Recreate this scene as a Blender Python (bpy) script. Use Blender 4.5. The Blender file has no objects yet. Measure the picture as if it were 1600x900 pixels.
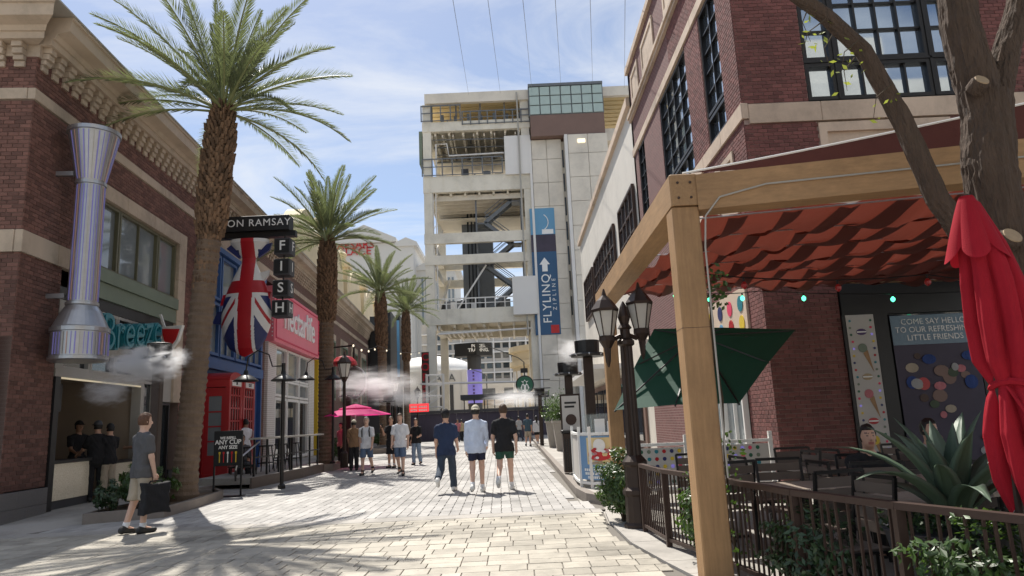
import bpy, math, random
import numpy as np
from mathutils import Vector, Matrix
random.seed(7); RNG = np.random.default_rng(7)
SC = bpy.context.scene; COL = SC.collection
R = math.radians; PI = math.pi
# ------------------------------------------------------------------ camera
FPX, PITCH, ROLL, EYE = 1089.43, .18777, .044587, 1.48
cp, sp, cr, sr = math.cos(PITCH), math.sin(PITCH), math.cos(ROLL), math.sin(ROLL)
RT = Vector((cr, sr*sp, -sr*cp)); UP = Vector((sr, -cr*sp, cr*cp)); FW = Vector((0, cp, sp)); CAM = Vector((0, 0, EYE))
cam = bpy.data.cameras.new('camera'); camo = bpy.data.objects.new('camera', cam); COL.objects.link(camo)
cam.sensor_width = 36; cam.lens = FPX/1600*36; cam.clip_start = .1; cam.clip_end = 5000
camo.matrix_world = Matrix((( RT.x, UP.x, -FW.x, CAM.x), (RT.y, UP.y, -FW.y, CAM.y), (RT.z, UP.z, -FW.z, CAM.z), (0, 0, 0, 1)))
SC.camera = camo
# ------------------------------------------------------------------ light
SUN_EL, SUN_AZ = R(57), R(-23.5)          # azimuth from +Y towards +X
sun = bpy.data.lights.new('sun', 'SUN'); suno = bpy.data.objects.new('sun', sun); COL.objects.link(suno)
sun.energy = 5.0; sun.angle = R(.53); sun.color = (1, .95, .87)
sdir = Vector((math.sin(SUN_AZ)*math.cos(SUN_EL), math.cos(SUN_AZ)*math.cos(SUN_EL), math.sin(SUN_EL)))
suno.rotation_euler = sdir.to_track_quat('Z', 'Y').to_euler(); suno.location = (0, 0, 60)
world = bpy.data.worlds.new('World'); SC.world = world; world.use_nodes = True
wn, wl = world.node_tree.nodes, world.node_tree.links
wn.clear()
sky = wn.new('ShaderNodeTexSky'); sky.sky_type = 'NISHITA'; sky.sun_disc = False
sky.sun_elevation = SUN_EL; sky.sun_rotation = SUN_AZ; sky.dust_density = 1.2; sky.ozone_density = 1.3; sky.air_density = 1.0; sky.altitude = 600
tc = wn.new('ShaderNodeTexCoord'); sep = wn.new('ShaderNodeSeparateXYZ'); wl.new(tc.outputs['Generated'], sep.inputs[0])
def wmath(op, a, b):
    n = wn.new('ShaderNodeMath'); n.operation = op
    for i, v in enumerate((a, b)):
        if isinstance(v, (int, float)): n.inputs[i].default_value = v
        else: wl.new(v, n.inputs[i])
    return n.outputs[0]
zz = wmath('ADD', wmath('MAXIMUM', sep.outputs[2], 0), .12)
cx_ = wmath('DIVIDE', sep.outputs[0], zz); cy_ = wmath('DIVIDE', sep.outputs[1], zz)
cmb = wn.new('ShaderNodeCombineXYZ'); wl.new(cx_, cmb.inputs[0]); wl.new(cy_, cmb.inputs[1])
mp = wn.new('ShaderNodeMapping'); mp.inputs['Rotation'].default_value = (0, 0, R(35)); mp.inputs['Scale'].default_value = (.8, 2.0, 1); mp.inputs['Location'].default_value = (1.3, .4, 0)
wl.new(cmb.outputs[0], mp.inputs[0])
n1 = wn.new('ShaderNodeTexNoise'); n1.inputs['Scale'].default_value = 1.1; n1.inputs['Detail'].default_value = 9; n1.inputs['Roughness'].default_value = .62; n1.inputs['Distortion'].default_value = .7
wl.new(mp.outputs[0], n1.inputs['Vector'])
n2 = wn.new('ShaderNodeTexNoise'); n2.inputs['Scale'].default_value = .5; n2.inputs['Detail'].default_value = 4
wl.new(cmb.outputs[0], n2.inputs['Vector'])
rp = wn.new('ShaderNodeValToRGB'); rp.color_ramp.elements[0].position = .43; rp.color_ramp.elements[1].position = .68
wl.new(n1.outputs[0], rp.inputs[0])
rp2 = wn.new('ShaderNodeValToRGB'); rp2.color_ramp.elements[0].position = .28; rp2.color_ramp.elements[1].position = .55
wl.new(n2.outputs[0], rp2.inputs[0])
fac = wmath('MULTIPLY', wmath('ADD', wmath('MULTIPLY', rp.outputs[0], .88), .08), wmath('ADD', wmath('MULTIPLY', rp2.outputs[0], .75), .25))
mx = wn.new('ShaderNodeMix'); mx.data_type = 'RGBA'; wl.new(fac, mx.inputs[0]); wl.new(sky.outputs[0], mx.inputs[6]); mx.inputs[7].default_value = (6.6, 6.8, 7.1, 1)
bg = wn.new('ShaderNodeBackground'); bg.inputs[1].default_value = .10; wl.new(mx.outputs[2], bg.inputs[0])
wo = wn.new('ShaderNodeOutputWorld'); wl.new(bg.outputs[0], wo.inputs[0])
SC.view_settings.view_transform = 'Standard'; SC.view_settings.look = 'None'; SC.view_settings.gamma = 1
SC.view_settings.exposure = .46
SC.cycles.use_denoising = True; SC.cycles.max_bounces = 8; SC.cycles.volume_max_steps = 128; SC.cycles.volume_bounces = 3
SC.cycles.sample_clamp_indirect = 6; SC.cycles.caustics_reflective = False; SC.cycles.caustics_refractive = False
# ------------------------------------------------------------------ pixel helpers (photo pixels 1600x900 -> world)
def ray(px, py): return FW + RT*((px-800)/FPX) + UP*((450-py)/FPX)
def at(px, py, Y): d = ray(px, py); return CAM + d*(Y/d.y)
def gp(px, py, z=0): d = ray(px, py); return CAM + d*((z-EYE)/d.z)
def proj(P):
    d = Vector(P)-CAM; w = d.dot(FW); return 800+FPX*d.dot(RT)/w, 450-FPX*d.dot(UP)/w, w
# ------------------------------------------------------------------ mesh builder
class MB:
    def __init__(s): s.v = []; s.f = []; s.m = []
    def add(s, vs, fs, m=0):
        o = len(s.v); s.v += [tuple(v) for v in vs]; s.f += [tuple(i+o for i in f) for f in fs]; s.m += [m]*len(fs); return s
    def box(s, x0, x1, y0, y1, z0, z1, m=0):
        return s.add([(x0,y0,z0),(x1,y0,z0),(x1,y1,z0),(x0,y1,z0),(x0,y0,z1),(x1,y0,z1),(x1,y1,z1),(x0,y1,z1)],
                     [(0,3,2,1),(4,5,6,7),(0,1,5,4),(1,2,6,5),(2,3,7,6),(3,0,4,7)], m)
    def cbox(s, x0, x1, y0, y1, z0, z1, c=.01, m=0):   # box with chamfered vertical/top edges
        p = [(x0+c,y0),(x1-c,y0),(x1,y0+c),(x1,y1-c),(x1-c,y1),(x0+c,y1),(x0,y1-c),(x0,y0+c)]
        q = [(x0+2*c,y0+c),(x1-2*c,y0+c),(x1-c,y0+2*c),(x1-c,y1-2*c),(x1-2*c,y1-c),(x0+2*c,y1-c),(x0+c,y1-2*c),(x0+c,y0+2*c)]
        vs = [(a,b,z0) for a,b in p]+[(a,b,z1-c) for a,b in p]+[(a,b,z1) for a,b in q]
        fs = [tuple(range(7,-1,-1)), tuple(range(16,24))]
        for k in (0, 8): fs += [(k+i, k+(i+1)%8, k+8+(i+1)%8, k+8+i) for i in range(8)]
        return s.add(vs, fs, m)
    def bar(s, a, b, w, h, m=0, up=(0,0,1)):     # rectangular bar from a to b
        a, b = Vector(a), Vector(b); d = (b-a).normalized(); u = Vector(up)
        if abs(d.dot(u)) > .98: u = Vector((0,1,0))
        r = d.cross(u).normalized()*(w/2); t = r.cross(d).normalized()*(h/2)
        vs = [a-r-t, a+r-t, a+r+t, a-r+t, b-r-t, b+r-t, b+r+t, b-r+t]
        return s.add(vs, [(0,1,2,3),(7,6,5,4),(0,4,5,1),(1,5,6,2),(2,6,7,3),(3,7,4,0)], m)
    def tube(s, pts, rad, n=8, m=0, cap=True):
        pts = [Vector(p) for p in pts]; k = len(pts)
        if not hasattr(rad, '__len__'): rad = [rad]*k
        vs = []; prev = None
        for i, p in enumerate(pts):
            d = (pts[min(i+1, k-1)]-pts[max(i-1, 0)]).normalized()
            if prev is None:
                u = Vector((0,0,1)) if abs(d.z) < .9 else Vector((1,0,0)); r = d.cross(u).normalized()
            else: r = (prev-d*prev.dot(d)).normalized()
            prev = r; t = d.cross(r)
            vs += [p+(r*math.cos(2*PI*j/n)+t*math.sin(2*PI*j/n))*rad[i] for j in range(n)]
        fs = [(i*n+j, i*n+(j+1)%n, (i+1)*n+(j+1)%n, (i+1)*n+j) for i in range(k-1) for j in range(n)]
        if cap: fs += [tuple(range(n-1,-1,-1)), tuple((k-1)*n+j for j in range(n))]
        return s.add(vs, fs, m)
    def lathe(s, prof, c=(0,0,0), n=16, m=0, sx=1, sy=1, cap=True):   # prof [(r,z)]
        vs = [(c[0]+r*math.cos(2*PI*j/n)*sx, c[1]+r*math.sin(2*PI*j/n)*sy, c[2]+z) for r, z in prof for j in range(n)]
        fs = [(i*n+j, i*n+(j+1)%n, (i+1)*n+(j+1)%n, (i+1)*n+j) for i in range(len(prof)-1) for j in range(n)]
        if cap: fs += [tuple(range(n-1,-1,-1)), tuple((len(prof)-1)*n+j for j in range(n))]
        return s.add(vs, fs, m)
    def prism(s, poly, d0, d1, fn, m=0):         # poly [(a,b)] extruded; fn(a,b,d)->xyz
        n = len(poly); vs = [fn(a,b,d0) for a,b in poly]+[fn(a,b,d1) for a,b in poly]
        return s.add(vs, [tuple(range(n-1,-1,-1)), tuple(range(n,2*n))]+[(i,(i+1)%n,n+(i+1)%n,n+i) for i in range(n)], m)
    def build(s, name, mats, parent=None, smooth=False, **props):
        me = bpy.data.meshes.new(name); me.from_pydata(s.v, [], s.f)
        for mm in (mats if isinstance(mats, (list, tuple)) else [mats]): me.materials.append(M[mm] if isinstance(mm, str) else mm)
        if any(s.m): me.polygons.foreach_set('material_index', s.m)
        if smooth: me.polygons.foreach_set('use_smooth', [True]*len(s.f))
        me.update(); return link(name, me, parent, **props)
def link(name, me, parent=None, **props):
    o = bpy.data.objects.new(name, me); COL.objects.link(o)
    if parent: o.parent = parent
    for k, v in props.items(): o[k] = v
    return o
def thing(name, label, cat, loc=(0,0,0), rz=0, group=None):
    o = bpy.data.objects.new(name, None); COL.objects.link(o); o.location = loc; o.rotation_euler = (0, 0, rz); o.empty_display_size = .1
    o['label'] = label; o['category'] = cat
    if group: o['group'] = group
    return o
def tag(o, label, cat, group=None):
    o['label'] = label; o['category'] = cat
    if group: o['group'] = group
    return o
def struct(o, kind='structure'): o['kind'] = kind; return o
def copy_tree(o, parent=None):
    c = o.copy(); COL.objects.link(c); c.parent = parent
    for ch in o.children: copy_tree(ch, c)
    return c
def place(o, loc, rot=None, sc=None):
    o.location = loc
    if rot is not None: o.rotation_euler = rot
    if sc is not None: o.scale = (sc, sc, sc) if not hasattr(sc, '__len__') else sc
    return o
def text(name, s, size, loc, rot, mat, parent=None, ext=.01, align='CENTER', sx=1, shear=0, space=1, bold=0, **props):
    cu = bpy.data.curves.new(name, 'FONT'); cu.body = s; cu.size = size; cu.extrude = ext; cu.align_x = align; cu.align_y = 'CENTER'; cu.shear = shear; cu.space_character = space; cu.offset = bold; cu.resolution_u = 3
    t = bpy.data.objects.new('t', cu); me = bpy.data.meshes.new_from_object(t); bpy.data.objects.remove(t); bpy.data.curves.remove(cu)
    me.materials.clear(); me.materials.append(M[mat]); o = link(name, me, parent, **props); o.location = loc; o.rotation_euler = rot; o.scale = (sx, 1, 1); return o
# ------------------------------------------------------------------ materials
M = {}
def mat(name, col, rough=.6, var=.12, scale=3., bump=0., bscale=40., metal=0., spec=.5, isl=0., emit=None, trans=0., tcol=None, alpha=1., coat=0., stretch=None, dirt=0., bdist=.02, spots=0.):
    m = bpy.data.materials.new(name); m.use_nodes = True; n, l = m.node_tree.nodes, m.node_tree.links; b = n['Principled BSDF']; M[name] = m
    c = tuple(col)+(1,); b.inputs['Base Color'].default_value = c; b.inputs['Roughness'].default_value = rough; b.inputs['Metallic'].default_value = metal
    b.inputs['Specular IOR Level'].default_value = spec; b.inputs['Coat Weight'].default_value = coat; m.diffuse_color = c
    g = n.new('ShaderNodeNewGeometry'); vec = g.outputs['Position']
    if stretch:
        mpn = n.new('ShaderNodeMapping'); mpn.inputs['Scale'].default_value = stretch; l.new(vec, mpn.inputs[0]); vec = mpn.outputs[0]
    def mm(op, a, bb):
        x = n.new('ShaderNodeMath'); x.operation = op
        for i, v in enumerate((a, bb)):
            if isinstance(v, (int, float)): x.inputs[i].default_value = v
            else: l.new(v, x.inputs[i])
        return x.outputs[0]
    val = None
    if var:
        t = n.new('ShaderNodeTexNoise'); t.inputs['Scale'].default_value = scale; t.inputs['Detail'].default_value = 6; t.inputs['Roughness'].default_value = .65; l.new(vec, t.inputs['Vector'])
        val = mm('ADD', mm('MULTIPLY', mm('SUBTRACT', t.outputs[0], .5), var*4), 1)
    if isl:
        oi = n.new('ShaderNodeObjectInfo'); rr = mm('FRACT', mm('ADD', g.outputs['Random Per Island'], oi.outputs['Random']), 0)
        w = mm('ADD', mm('MULTIPLY', mm('SUBTRACT', rr, .5), isl*2), 1); val = w if val is None else mm('MULTIPLY', val, w)
    if dirt:
        t = n.new('ShaderNodeTexNoise'); t.inputs['Scale'].default_value = .35; t.inputs['Detail'].default_value = 8; t.inputs['Roughness'].default_value = .75; l.new(g.outputs['Position'], t.inputs['Vector'])
        w = mm('SUBTRACT', 1, mm('MULTIPLY', mm('MAXIMUM', mm('SUBTRACT', t.outputs[0], .45), 0), dirt*4)); val = w if val is None else mm('MULTIPLY', val, w)
    if spots:
        t = n.new('ShaderNodeTexVoronoi'); t.inputs['Scale'].default_value = 5.5; t.inputs['Randomness'].default_value = 1; l.new(g.outputs['Position'], t.inputs['Vector']); t2 = n.new('ShaderNodeTexNoise'); t2.inputs['Scale'].default_value = 1.7; t2.inputs['Detail'].default_value = 3; l.new(g.outputs['Position'], t2.inputs['Vector'])
        hit = mm('MULTIPLY', mm('LESS_THAN', t.outputs['Distance'], .11), mm('GREATER_THAN', t2.outputs[0], .5)); w = mm('SUBTRACT', 1, mm('MULTIPLY', hit, spots)); val = w if val is None else mm('MULTIPLY', val, w)
    if val is not None:
        x = n.new('ShaderNodeMix'); x.data_type = 'RGBA'; x.blend_type = 'MULTIPLY'; x.inputs[0].default_value = 1; x.inputs[6].default_value = c
        cc = n.new('ShaderNodeCombineColor'); [l.new(val, cc.inputs[i]) for i in range(3)]; l.new(cc.outputs[0], x.inputs[7]); l.new(x.outputs[2], b.inputs['Base Color']); colout = x.outputs[2]
    else: colout = None
    if bump:
        t = n.new('ShaderNodeTexNoise'); t.inputs['Scale'].default_value = bscale; t.inputs['Detail'].default_value = 5; l.new(vec, t.inputs['Vector'])
        bp = n.new('ShaderNodeBump'); bp.inputs['Strength'].default_value = bump; bp.inputs['Distance'].default_value = bdist; l.new(t.outputs[0], bp.inputs['Height']); l.new(bp.outputs[0], b.inputs['Normal'])
    if emit: b.inputs['Emission Color'].default_value = tuple(emit[:3])+(1,); b.inputs['Emission Strength'].default_value = emit[3]
    if trans:
        tr = n.new('ShaderNodeBsdfTranslucent'); tr.inputs[0].default_value = tuple(tcol or col)+(1,)
        mxs = n.new('ShaderNodeMixShader'); mxs.inputs[0].default_value = trans; l.new(b.outputs[0], mxs.inputs[1]); l.new(tr.outputs[0], mxs.inputs[2]); l.new(mxs.outputs[0], n['Material Output'].inputs[0])
    if alpha < 1: b.inputs['Alpha'].default_value = alpha
    return m
def glass(name, col=(.02,.025,.03), rough=.03, alpha=1.):
    m = mat(name, col, rough, 0, spec=.9); m.node_tree.nodes['Principled BSDF'].inputs['Alpha'].default_value = alpha; return m
def brickmat(name, col, mortar, w, h, scale=1., axis='x'):   # far brickwork: brick texture by object coordinates
    m = mat(name, col, .85, 0); n, l = m.node_tree.nodes, m.node_tree.links; b = n['Principled BSDF']
    t = n.new('ShaderNodeTexCoord'); s = n.new('ShaderNodeSeparateXYZ'); l.new(t.outputs['Object'], s.inputs[0]); c = n.new('ShaderNodeCombineXYZ'); l.new(s.outputs[0 if axis == 'x' else 1], c.inputs[0]); l.new(s.outputs[2], c.inputs[1])
    k = n.new('ShaderNodeTexBrick'); k.inputs['Scale'].default_value = 1; k.inputs['Brick Width'].default_value = w; k.inputs['Row Height'].default_value = h; k.inputs['Mortar Size'].default_value = .006
    k.inputs['Color1'].default_value = tuple(col)+(1,); k.inputs['Color2'].default_value = tuple(x*.72 for x in col)+(1,); k.inputs['Mortar'].default_value = tuple(mortar)+(1,)
    l.new(c.outputs[0], k.inputs['Vector']); l.new(k.outputs[0], b.inputs['Base Color']); return m
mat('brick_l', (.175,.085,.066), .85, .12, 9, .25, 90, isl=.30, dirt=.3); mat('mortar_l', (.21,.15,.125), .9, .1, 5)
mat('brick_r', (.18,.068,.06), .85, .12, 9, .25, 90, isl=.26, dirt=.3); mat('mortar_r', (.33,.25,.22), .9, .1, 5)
brickmat('brick_far', (.15,.075,.058), (.22,.16,.135), .209, .081)
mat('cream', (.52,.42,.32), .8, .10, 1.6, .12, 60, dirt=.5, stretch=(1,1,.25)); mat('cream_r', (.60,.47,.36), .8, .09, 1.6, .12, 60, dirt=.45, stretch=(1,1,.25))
mat('granite', (.17,.16,.155), .55, .15, 40); mat('concrete', (.40,.375,.34), .85, .08, 1.5, .15, 80, dirt=.5, spots=.25)
mat('paver', (.44,.405,.34), .85, .08, 3, .25, 60, isl=.18, dirt=.6, spots=.3); mat('paver_grey', (.40,.385,.365), .85, .10, 3, .2, 60, isl=.15, dirt=.5, spots=.3)
mat('joint', (.17,.155,.135), .95, .1, 8); mat('curb', (.22,.19,.165), .8, .12, 4, .15, 50); mat('soil', (.12,.085,.055), .95, .25, 12, .6, 40)
mat('black', (.012,.012,.013), .45, .1, 5); mat('blackmetal', (.018,.017,.017), .4, .1, 5, metal=.3); mat('brownmetal', (.06,.035,.027), .5, .12, 6, metal=.3)
mat('bronze', (.045,.03,.024), .45, .15, 7, metal=.5); mat('steel', (.45,.45,.46), .35, .08, 6, metal=.8); mat('greysteel', (.16,.17,.18), .5, .1, 3, metal=.2)
mat('white', (.78,.77,.74), .6, .04, 2); mat('whitebrick', (.74,.72,.69), .7, .05, 6, .3, 30); mat('offwhite', (.66,.62,.55), .7, .05, .6, dirt=.2)
mat('tower_cream', (.80,.75,.64), .65, .05, .3, dirt=.25); mat('tower_panel', (.76,.70,.60), .7, .05, .3, dirt=.2); mat('tower_white', (.76,.74,.71), .6, .04, .3)
mat('roof_yellow', (.72,.56,.28), .6, .06, 1); mat('brownpanel', (.20,.125,.10), .6, .1, .6)
mat('olive', (.13,.125,.075), .5, .08, 3); mat('sage', (.17,.21,.155), .6, .08, 2); mat('greyframe', (.40,.38,.34), .5, .06, 3)
glass('pane', (.03,.036,.04)); glass('pane_light', (.20,.23,.24), .06); mat('pane_sky', (.42,.48,.54), .03, 0, metal=.9); glass('pane_clear', (.6,.7,.7), .03, .18)
mat('glassblock', (.42,.52,.48), .12, .06, 2, spec=.8)
mat('wood', (.40,.235,.11), .65, .19, 2.2, .2, 30, stretch=(14,14,1.2), dirt=.35); mat('wood_h', (.40,.235,.11), .65, .19, 2.2, .2, 30, stretch=(1.2,14,14), dirt=.35); mat('wood_y', (.40,.24,.115), .65, .19, 2.2, .2, 30, stretch=(14,1.2,14), dirt=.35)
mat('sail', (.10,.028,.02), .9, .14, 2.5, .2, 60, trans=.26, tcol=(.20,.042,.026)); mat('sail_dark', (.10,.03,.022), .9, .14, 2.5, .2, 60, trans=.06, tcol=(.15,.03,.02)); mat('redfab', (.40,.014,.028), .85, .10, 5, .25, 160, trans=.14, tcol=(.5,.02,.035), spec=.2, dirt=.3)
mat('greenfab', (.012,.07,.045), .75, .06, 4, trans=.2, tcol=(.02,.12,.07)); mat('pinkfab', (.75,.03,.25), .7, .05, 4, trans=.4, tcol=(.9,.04,.3))
mat('bark', (.088,.058,.040), .95, .30, 5, 1., 14, stretch=(3.2,3.2,.55), bdist=.06); mat('cutwood', (.36,.26,.16), .8, .12, 30)
mat('palmbark', (.15,.105,.072), .9, .25, 5, .8, 30, isl=.0); mat('boots', (.155,.092,.052), .9, .2, 14, .4, 40, isl=.45)
mat('frond', (.135,.15,.085), .42, .12, 3, isl=.35, trans=.4, tcol=(.20,.24,.09)); mat('rachis', (.22,.24,.10), .55, .1, 4)
mat('leaf', (.045,.085,.022), .38, .15, 6, isl=.4, trans=.25, tcol=(.12,.22,.03)); mat('leaf_y', (.22,.26,.05), .45, .15, 6, isl=.4, trans=.4, tcol=(.4,.45,.06)); mat('leaf_dk', (.03,.06,.025), .4, .15, 6, isl=.4, trans=.2, tcol=(.06,.12,.03)); mat('stem', (.07,.05,.03), .9)
mat('agave', (.085,.13,.085), .5, .12, 3); mat('agave_edge', (.2,.2,.11), .6)
mat('bluepaint', (.035,.105,.30), .5, .08, 3); mat('redpaint', (.42,.02,.022), .4, .06, 3, coat=.2); mat('pinkpaint', (.85,.22,.28), .5, .04, 2); mat('pinkdeep', (.72,.055,.13), .5, .04, 2); mat('yellowpaint', (.70,.50,.04), .5, .06, 3)
mat('teal', (.02,.20,.25), .4, .05, 3); mat('fishred', (.42,.012,.02), .35, .05, 3); mat('fishblue', (.02,.03,.13), .35, .05, 3); mat('fishwhite', (.74,.73,.71), .35, .05, 3)
mat('beige', (.36,.29,.22), .8, .06, 2); mat('cream_hotel', (.68,.57,.38), .8, .06, .1, dirt=.15); mat('caesar', (.64,.62,.58), .8, .04, .05); mat('hotelwall', (.48,.45,.41), .8, .05, .1); mat('gold', (.60,.43,.14), .5, .1, .5)
mat('banner_blue', (.03,.10,.21), .5, .08, .3); mat('banner_sky', (.13,.33,.52), .5, .15, .15); mat('red', (.55,.02,.02), .5); mat('violet', (.26,.22,.66), .4, .2, .25, emit=(.26,.22,.66,.25)); mat('purple', (.09,.055,.15), .6, .3, .3)
mat('greenlogo', (.012,.11,.06), .4, .04); mat('dkgrey', (.06,.06,.065), .6, .1, 2); mat('hoarding', (.06,.05,.075), .7, .35, .35)
mat('stone', (.30,.28,.25), .8, .1, 2); mat('pot', (.36,.33,.29), .8, .08, 3); mat('tabletop', (.33,.27,.22), .35, .06, 4); mat('slat', (.13,.10,.08), .55, .1, 4, isl=.1)
mat('bulb_green', (.05,.5,.3), .3, 0, emit=(.10,.95,.50,2.2)); mat('bulb_red', (.35,.02,.02), .3, 0); mat('bulb_white', (.9,.85,.7), .3, 0, emit=(1,.85,.6,1.0)); mat('bulb_cyan', (.1,.6,.6), .3, 0, emit=(.1,.9,.8,1.2))
mat('led_blue', (.16,.15,.36), .3, 0, emit=(.25,.22,.6,.15)); mat('led_warm', (.38,.26,.22), .3, 0, emit=(1,.45,.25,.06)); mat('ledstrip', (.8,.7,.5), .4, 0, emit=(1,.85,.55,.25))
mat('mosaic', (.55,.50,.42), .25, .5, 60, metal=.4, spec=.8, emit=(1,.88,.66,.05)); mat('led_red', (.6,.02,.03), .4, 0, emit=(1,.05,.06,.7)); mat('ltext', (.85,.85,.83), .5, 0); mat('gold_t', (.75,.6,.3), .5, 0)
mat('skin_a', (.56,.33,.23), .5, .05, 20); mat('skin_b', (.33,.18,.11), .5, .05, 20); mat('skin_c', (.62,.40,.30), .5, .05, 20); mat('feature', (.13,.07,.05), .5, 0); mat('lips', (.35,.13,.11), .5, 0)
for nme, c in dict(navy=(.018,.032,.075), white_c=(.72,.73,.76), bluewhite=(.55,.62,.76), black_c=(.012,.012,.014), grey_c=(.095,.095,.10), jeans=(.035,.052,.08), jeans_dk=(.03,.04,.06), green_c=(.02,.075,.05), navysh=(.015,.018,.045), khaki=(.40,.34,.26), denim=(.10,.15,.24), ltjeans=(.20,.27,.37), pattern=(.22,.13,.07), tan=(.42,.33,.2), teal_c=(.05,.09,.12), palegrey=(.35,.35,.35), pinkc=(.5,.18,.2), bluecap=(.03,.06,.2)).items():
    mat(nme, c, .88, .14, 9, .9, 11, stretch=(1,1,.6), bdist=.03)
mat('hair_br', (.07,.038,.02), .6, .2, 40, .4, 90); mat('hair_bk', (.012,.010,.009), .5, .2, 40, .4, 90); mat('hair_rd', (.11,.05,.025), .6, .2, 40, .4, 90); mat('hair_gr', (.35,.33,.30), .6, .2, 40); mat('shoe_w', (.7,.69,.66), .6, .06, 8); mat('shoe_b', (.02,.02,.02), .6, .06, 8); mat('sole', (.45,.43,.4), .8); mat('capw', (.50,.46,.36), .8, .1, 8)
# ================================================================== ground
g = MB(); g.add([(-900,-60,-.03),(900,-60,-.03),(900,2500,-.03),(-900,2500,-.03)], [(0,1,2,3)]); struct(g.build('ground', 'concrete'))
def poly_slab(name, pts, z0, z1, mt, parent=None, **kw):
    n = len(pts); b = MB(); b.prism(pts, z0, z1, lambda a, c, d: (a, c, d)); return b.build(name, mt, parent, **kw)
def unit_box(name, sx, sy, sz, mt, c=.004):
    b = MB(); b.cbox(-sx/2, sx/2, -sy/2, sy/2, 0, sz, c); me = bpy.data.meshes.new(name); me.from_pydata(b.v, [], b.f); me.materials.append(M[mt]); return me
plaza = struct(poly_slab('plaza', [(-11.5,3.0),(1.75,3.0),(1.62,6.2),(1.5,6.84),(1.40,7.44),(1.24,8.6),(1.21,10.3),(1.28,11.35),(-11.5,11.35)], -.02, 0, 'joint'))
cells = []; y = 5.6; row = 0
edge = lambda yy: float(np.interp(yy, [3, 6.2, 6.84, 7.44, 8.6, 10.3, 11.35], [1.75, 1.62, 1.5, 1.40, 1.24, 1.21, 1.28]))-.02
while y < 11.3:
    h = random.choice((.24, .30, .30, .36)); h = min(h, 11.34-y)
    x = -9.6+random.random()*.4
    while x < 1.3:
        w = random.choice((.2, .28, .28, .36, .44)); x1 = min(x+w, edge(y+h/2))
        if x1-x > .12: cells.append((x, x1, y, y+h))
        x += w
    y += h
cells.sort(key=lambda c: -((c[1]-c[0])*(c[3]-c[2]))/((c[2])**3+.1*(c[0]+c[1])**2) if abs((c[0]+c[1])/2/c[2]) < .76 else 1)
rest = MB(); pm = {}
for i, (x0, x1, y0, y1) in enumerate(cells):
    if y1-y0 < .05: continue
    dz = random.uniform(-.002, .003)
    if i < 300:
        k = (round(x1-x0-.012, 2), round(y1-y0-.012, 2)); k = (max(k[0], .08), max(k[1], .05))
        if k not in pm: pm[k] = unit_box('paver', k[0], k[1], .02, 'paver')
        place(link('paver', pm[k], plaza), ((x0+x1)/2, (y0+y1)/2, -.004+dz), (0, 0, random.uniform(-.004, .004)))
    else: rest.cbox(x0+.006, x1-.006, y0+.006, y1-.006, -.004, .016+dz, .004)
rest.build('paver_field', 'paver', plaza, kind='stuff')
band = struct(MB().build('pavement_band', 'concrete')); x = -11.5
while x < 1.2:
    b = MB(); b.cbox(x+.006, min(x+1.8, 1.28)-.006, 11.36, 11.80, -.02, .018, .005); b.build('slab', 'concrete', band); x += 1.8
walk = struct(poly_slab('walkway', [(-11.5,11.8),(1.36,11.8),(1.36,12.3),(1.05,13.0),(1.0,70),(-16,70)], -.02, .0, 'joint'))
b = MB(); cw = .172; ang = R(-1.5)
for i in range(-46, 9):
    x = i*cw; y = 11.82+random.random()*.5-.5
    while y < 44:
        ln = .52; ya = max(y, 11.82); xc = x+math.tan(ang)*(y-12); lim = 1.33 if ya < 12.3 else (1.33-(ya-12.3)*.42 if ya < 13 else 1.0)
        if y+ln > ya+.05 and xc+cw < lim and xc > -8.6: b.cbox(xc+.005, xc+cw-.005, ya+.004, y+ln-.004, -.004, .016+random.uniform(-.0015,.0015), .003)
        y += ln
b.build('paver_strip', 'paver_grey', walk, kind='stuff')
b = MB(); b.box(-9.5, .98, 44, 70, -.01, .012); b.build('paver_strip', 'paver_grey', walk, kind='stuff')
far = struct(poly_slab('promenade', [(-30,70.01),(30,70.01),(30,140),(-30,140)], -.02, .012, 'concrete'))
# edging beside the patio and the patio floor
ed = struct(MB().build('edging', 'concrete'))
ep = [(1.77,3.2),(1.64,6.2),(1.52,6.84),(1.42,7.44),(1.26,8.6),(1.23,10.3),(1.30,11.35),(1.40,12.1)]
for (xa, ya), (xb, yb) in zip(ep, ep[1:]):
    b = MB(); b.prism([(xa,ya+.006),(xa+.42,ya+.006),(xb+.42,yb-.006),(xb,yb-.006)], -.02, .022, lambda a, c, d: (a, c, d)); b.build('slab', 'concrete', ed)
struct(poly_slab('patio_floor', [(1.95,3.0),(1.95,6.5),(1.7,8.6),(1.66,10.3),(1.84,12.1),(2.4,13.48),(12,13.48),(12,2.0)], -.02, .012, 'stone'))
# raised island with kerb on the right
isl = struct(MB().build('right_pavement', 'concrete'))
op = [(2.3,12.1),(1.72,12.16),(1.38,12.42),(1.16,12.95),(1.06,14),(1.04,20),(1.02,34),(.95,70)]
inn = [(x+.16 if i > 1 else x, yy+.16 if i < 3 else yy+.02) for i, (x, yy) in enumerate(op)]
for (a, c), (ia, ic) in zip(zip(op, op[1:]), zip(inn, inn[1:])):
    b = MB(); b.prism([a, c, ic, ia][::-1], -.02, .15, lambda p, q, d: (p, q, d)); b.build('kerb', 'curb', isl)
b = MB(); b.prism([p for p in inn]+[(4.9,70),(4.9,13.6),(2.5,13.6)], -.02, .14, lambda p, q, d: (p, q, d)); b.build('surface', 'concrete', isl)
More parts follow.
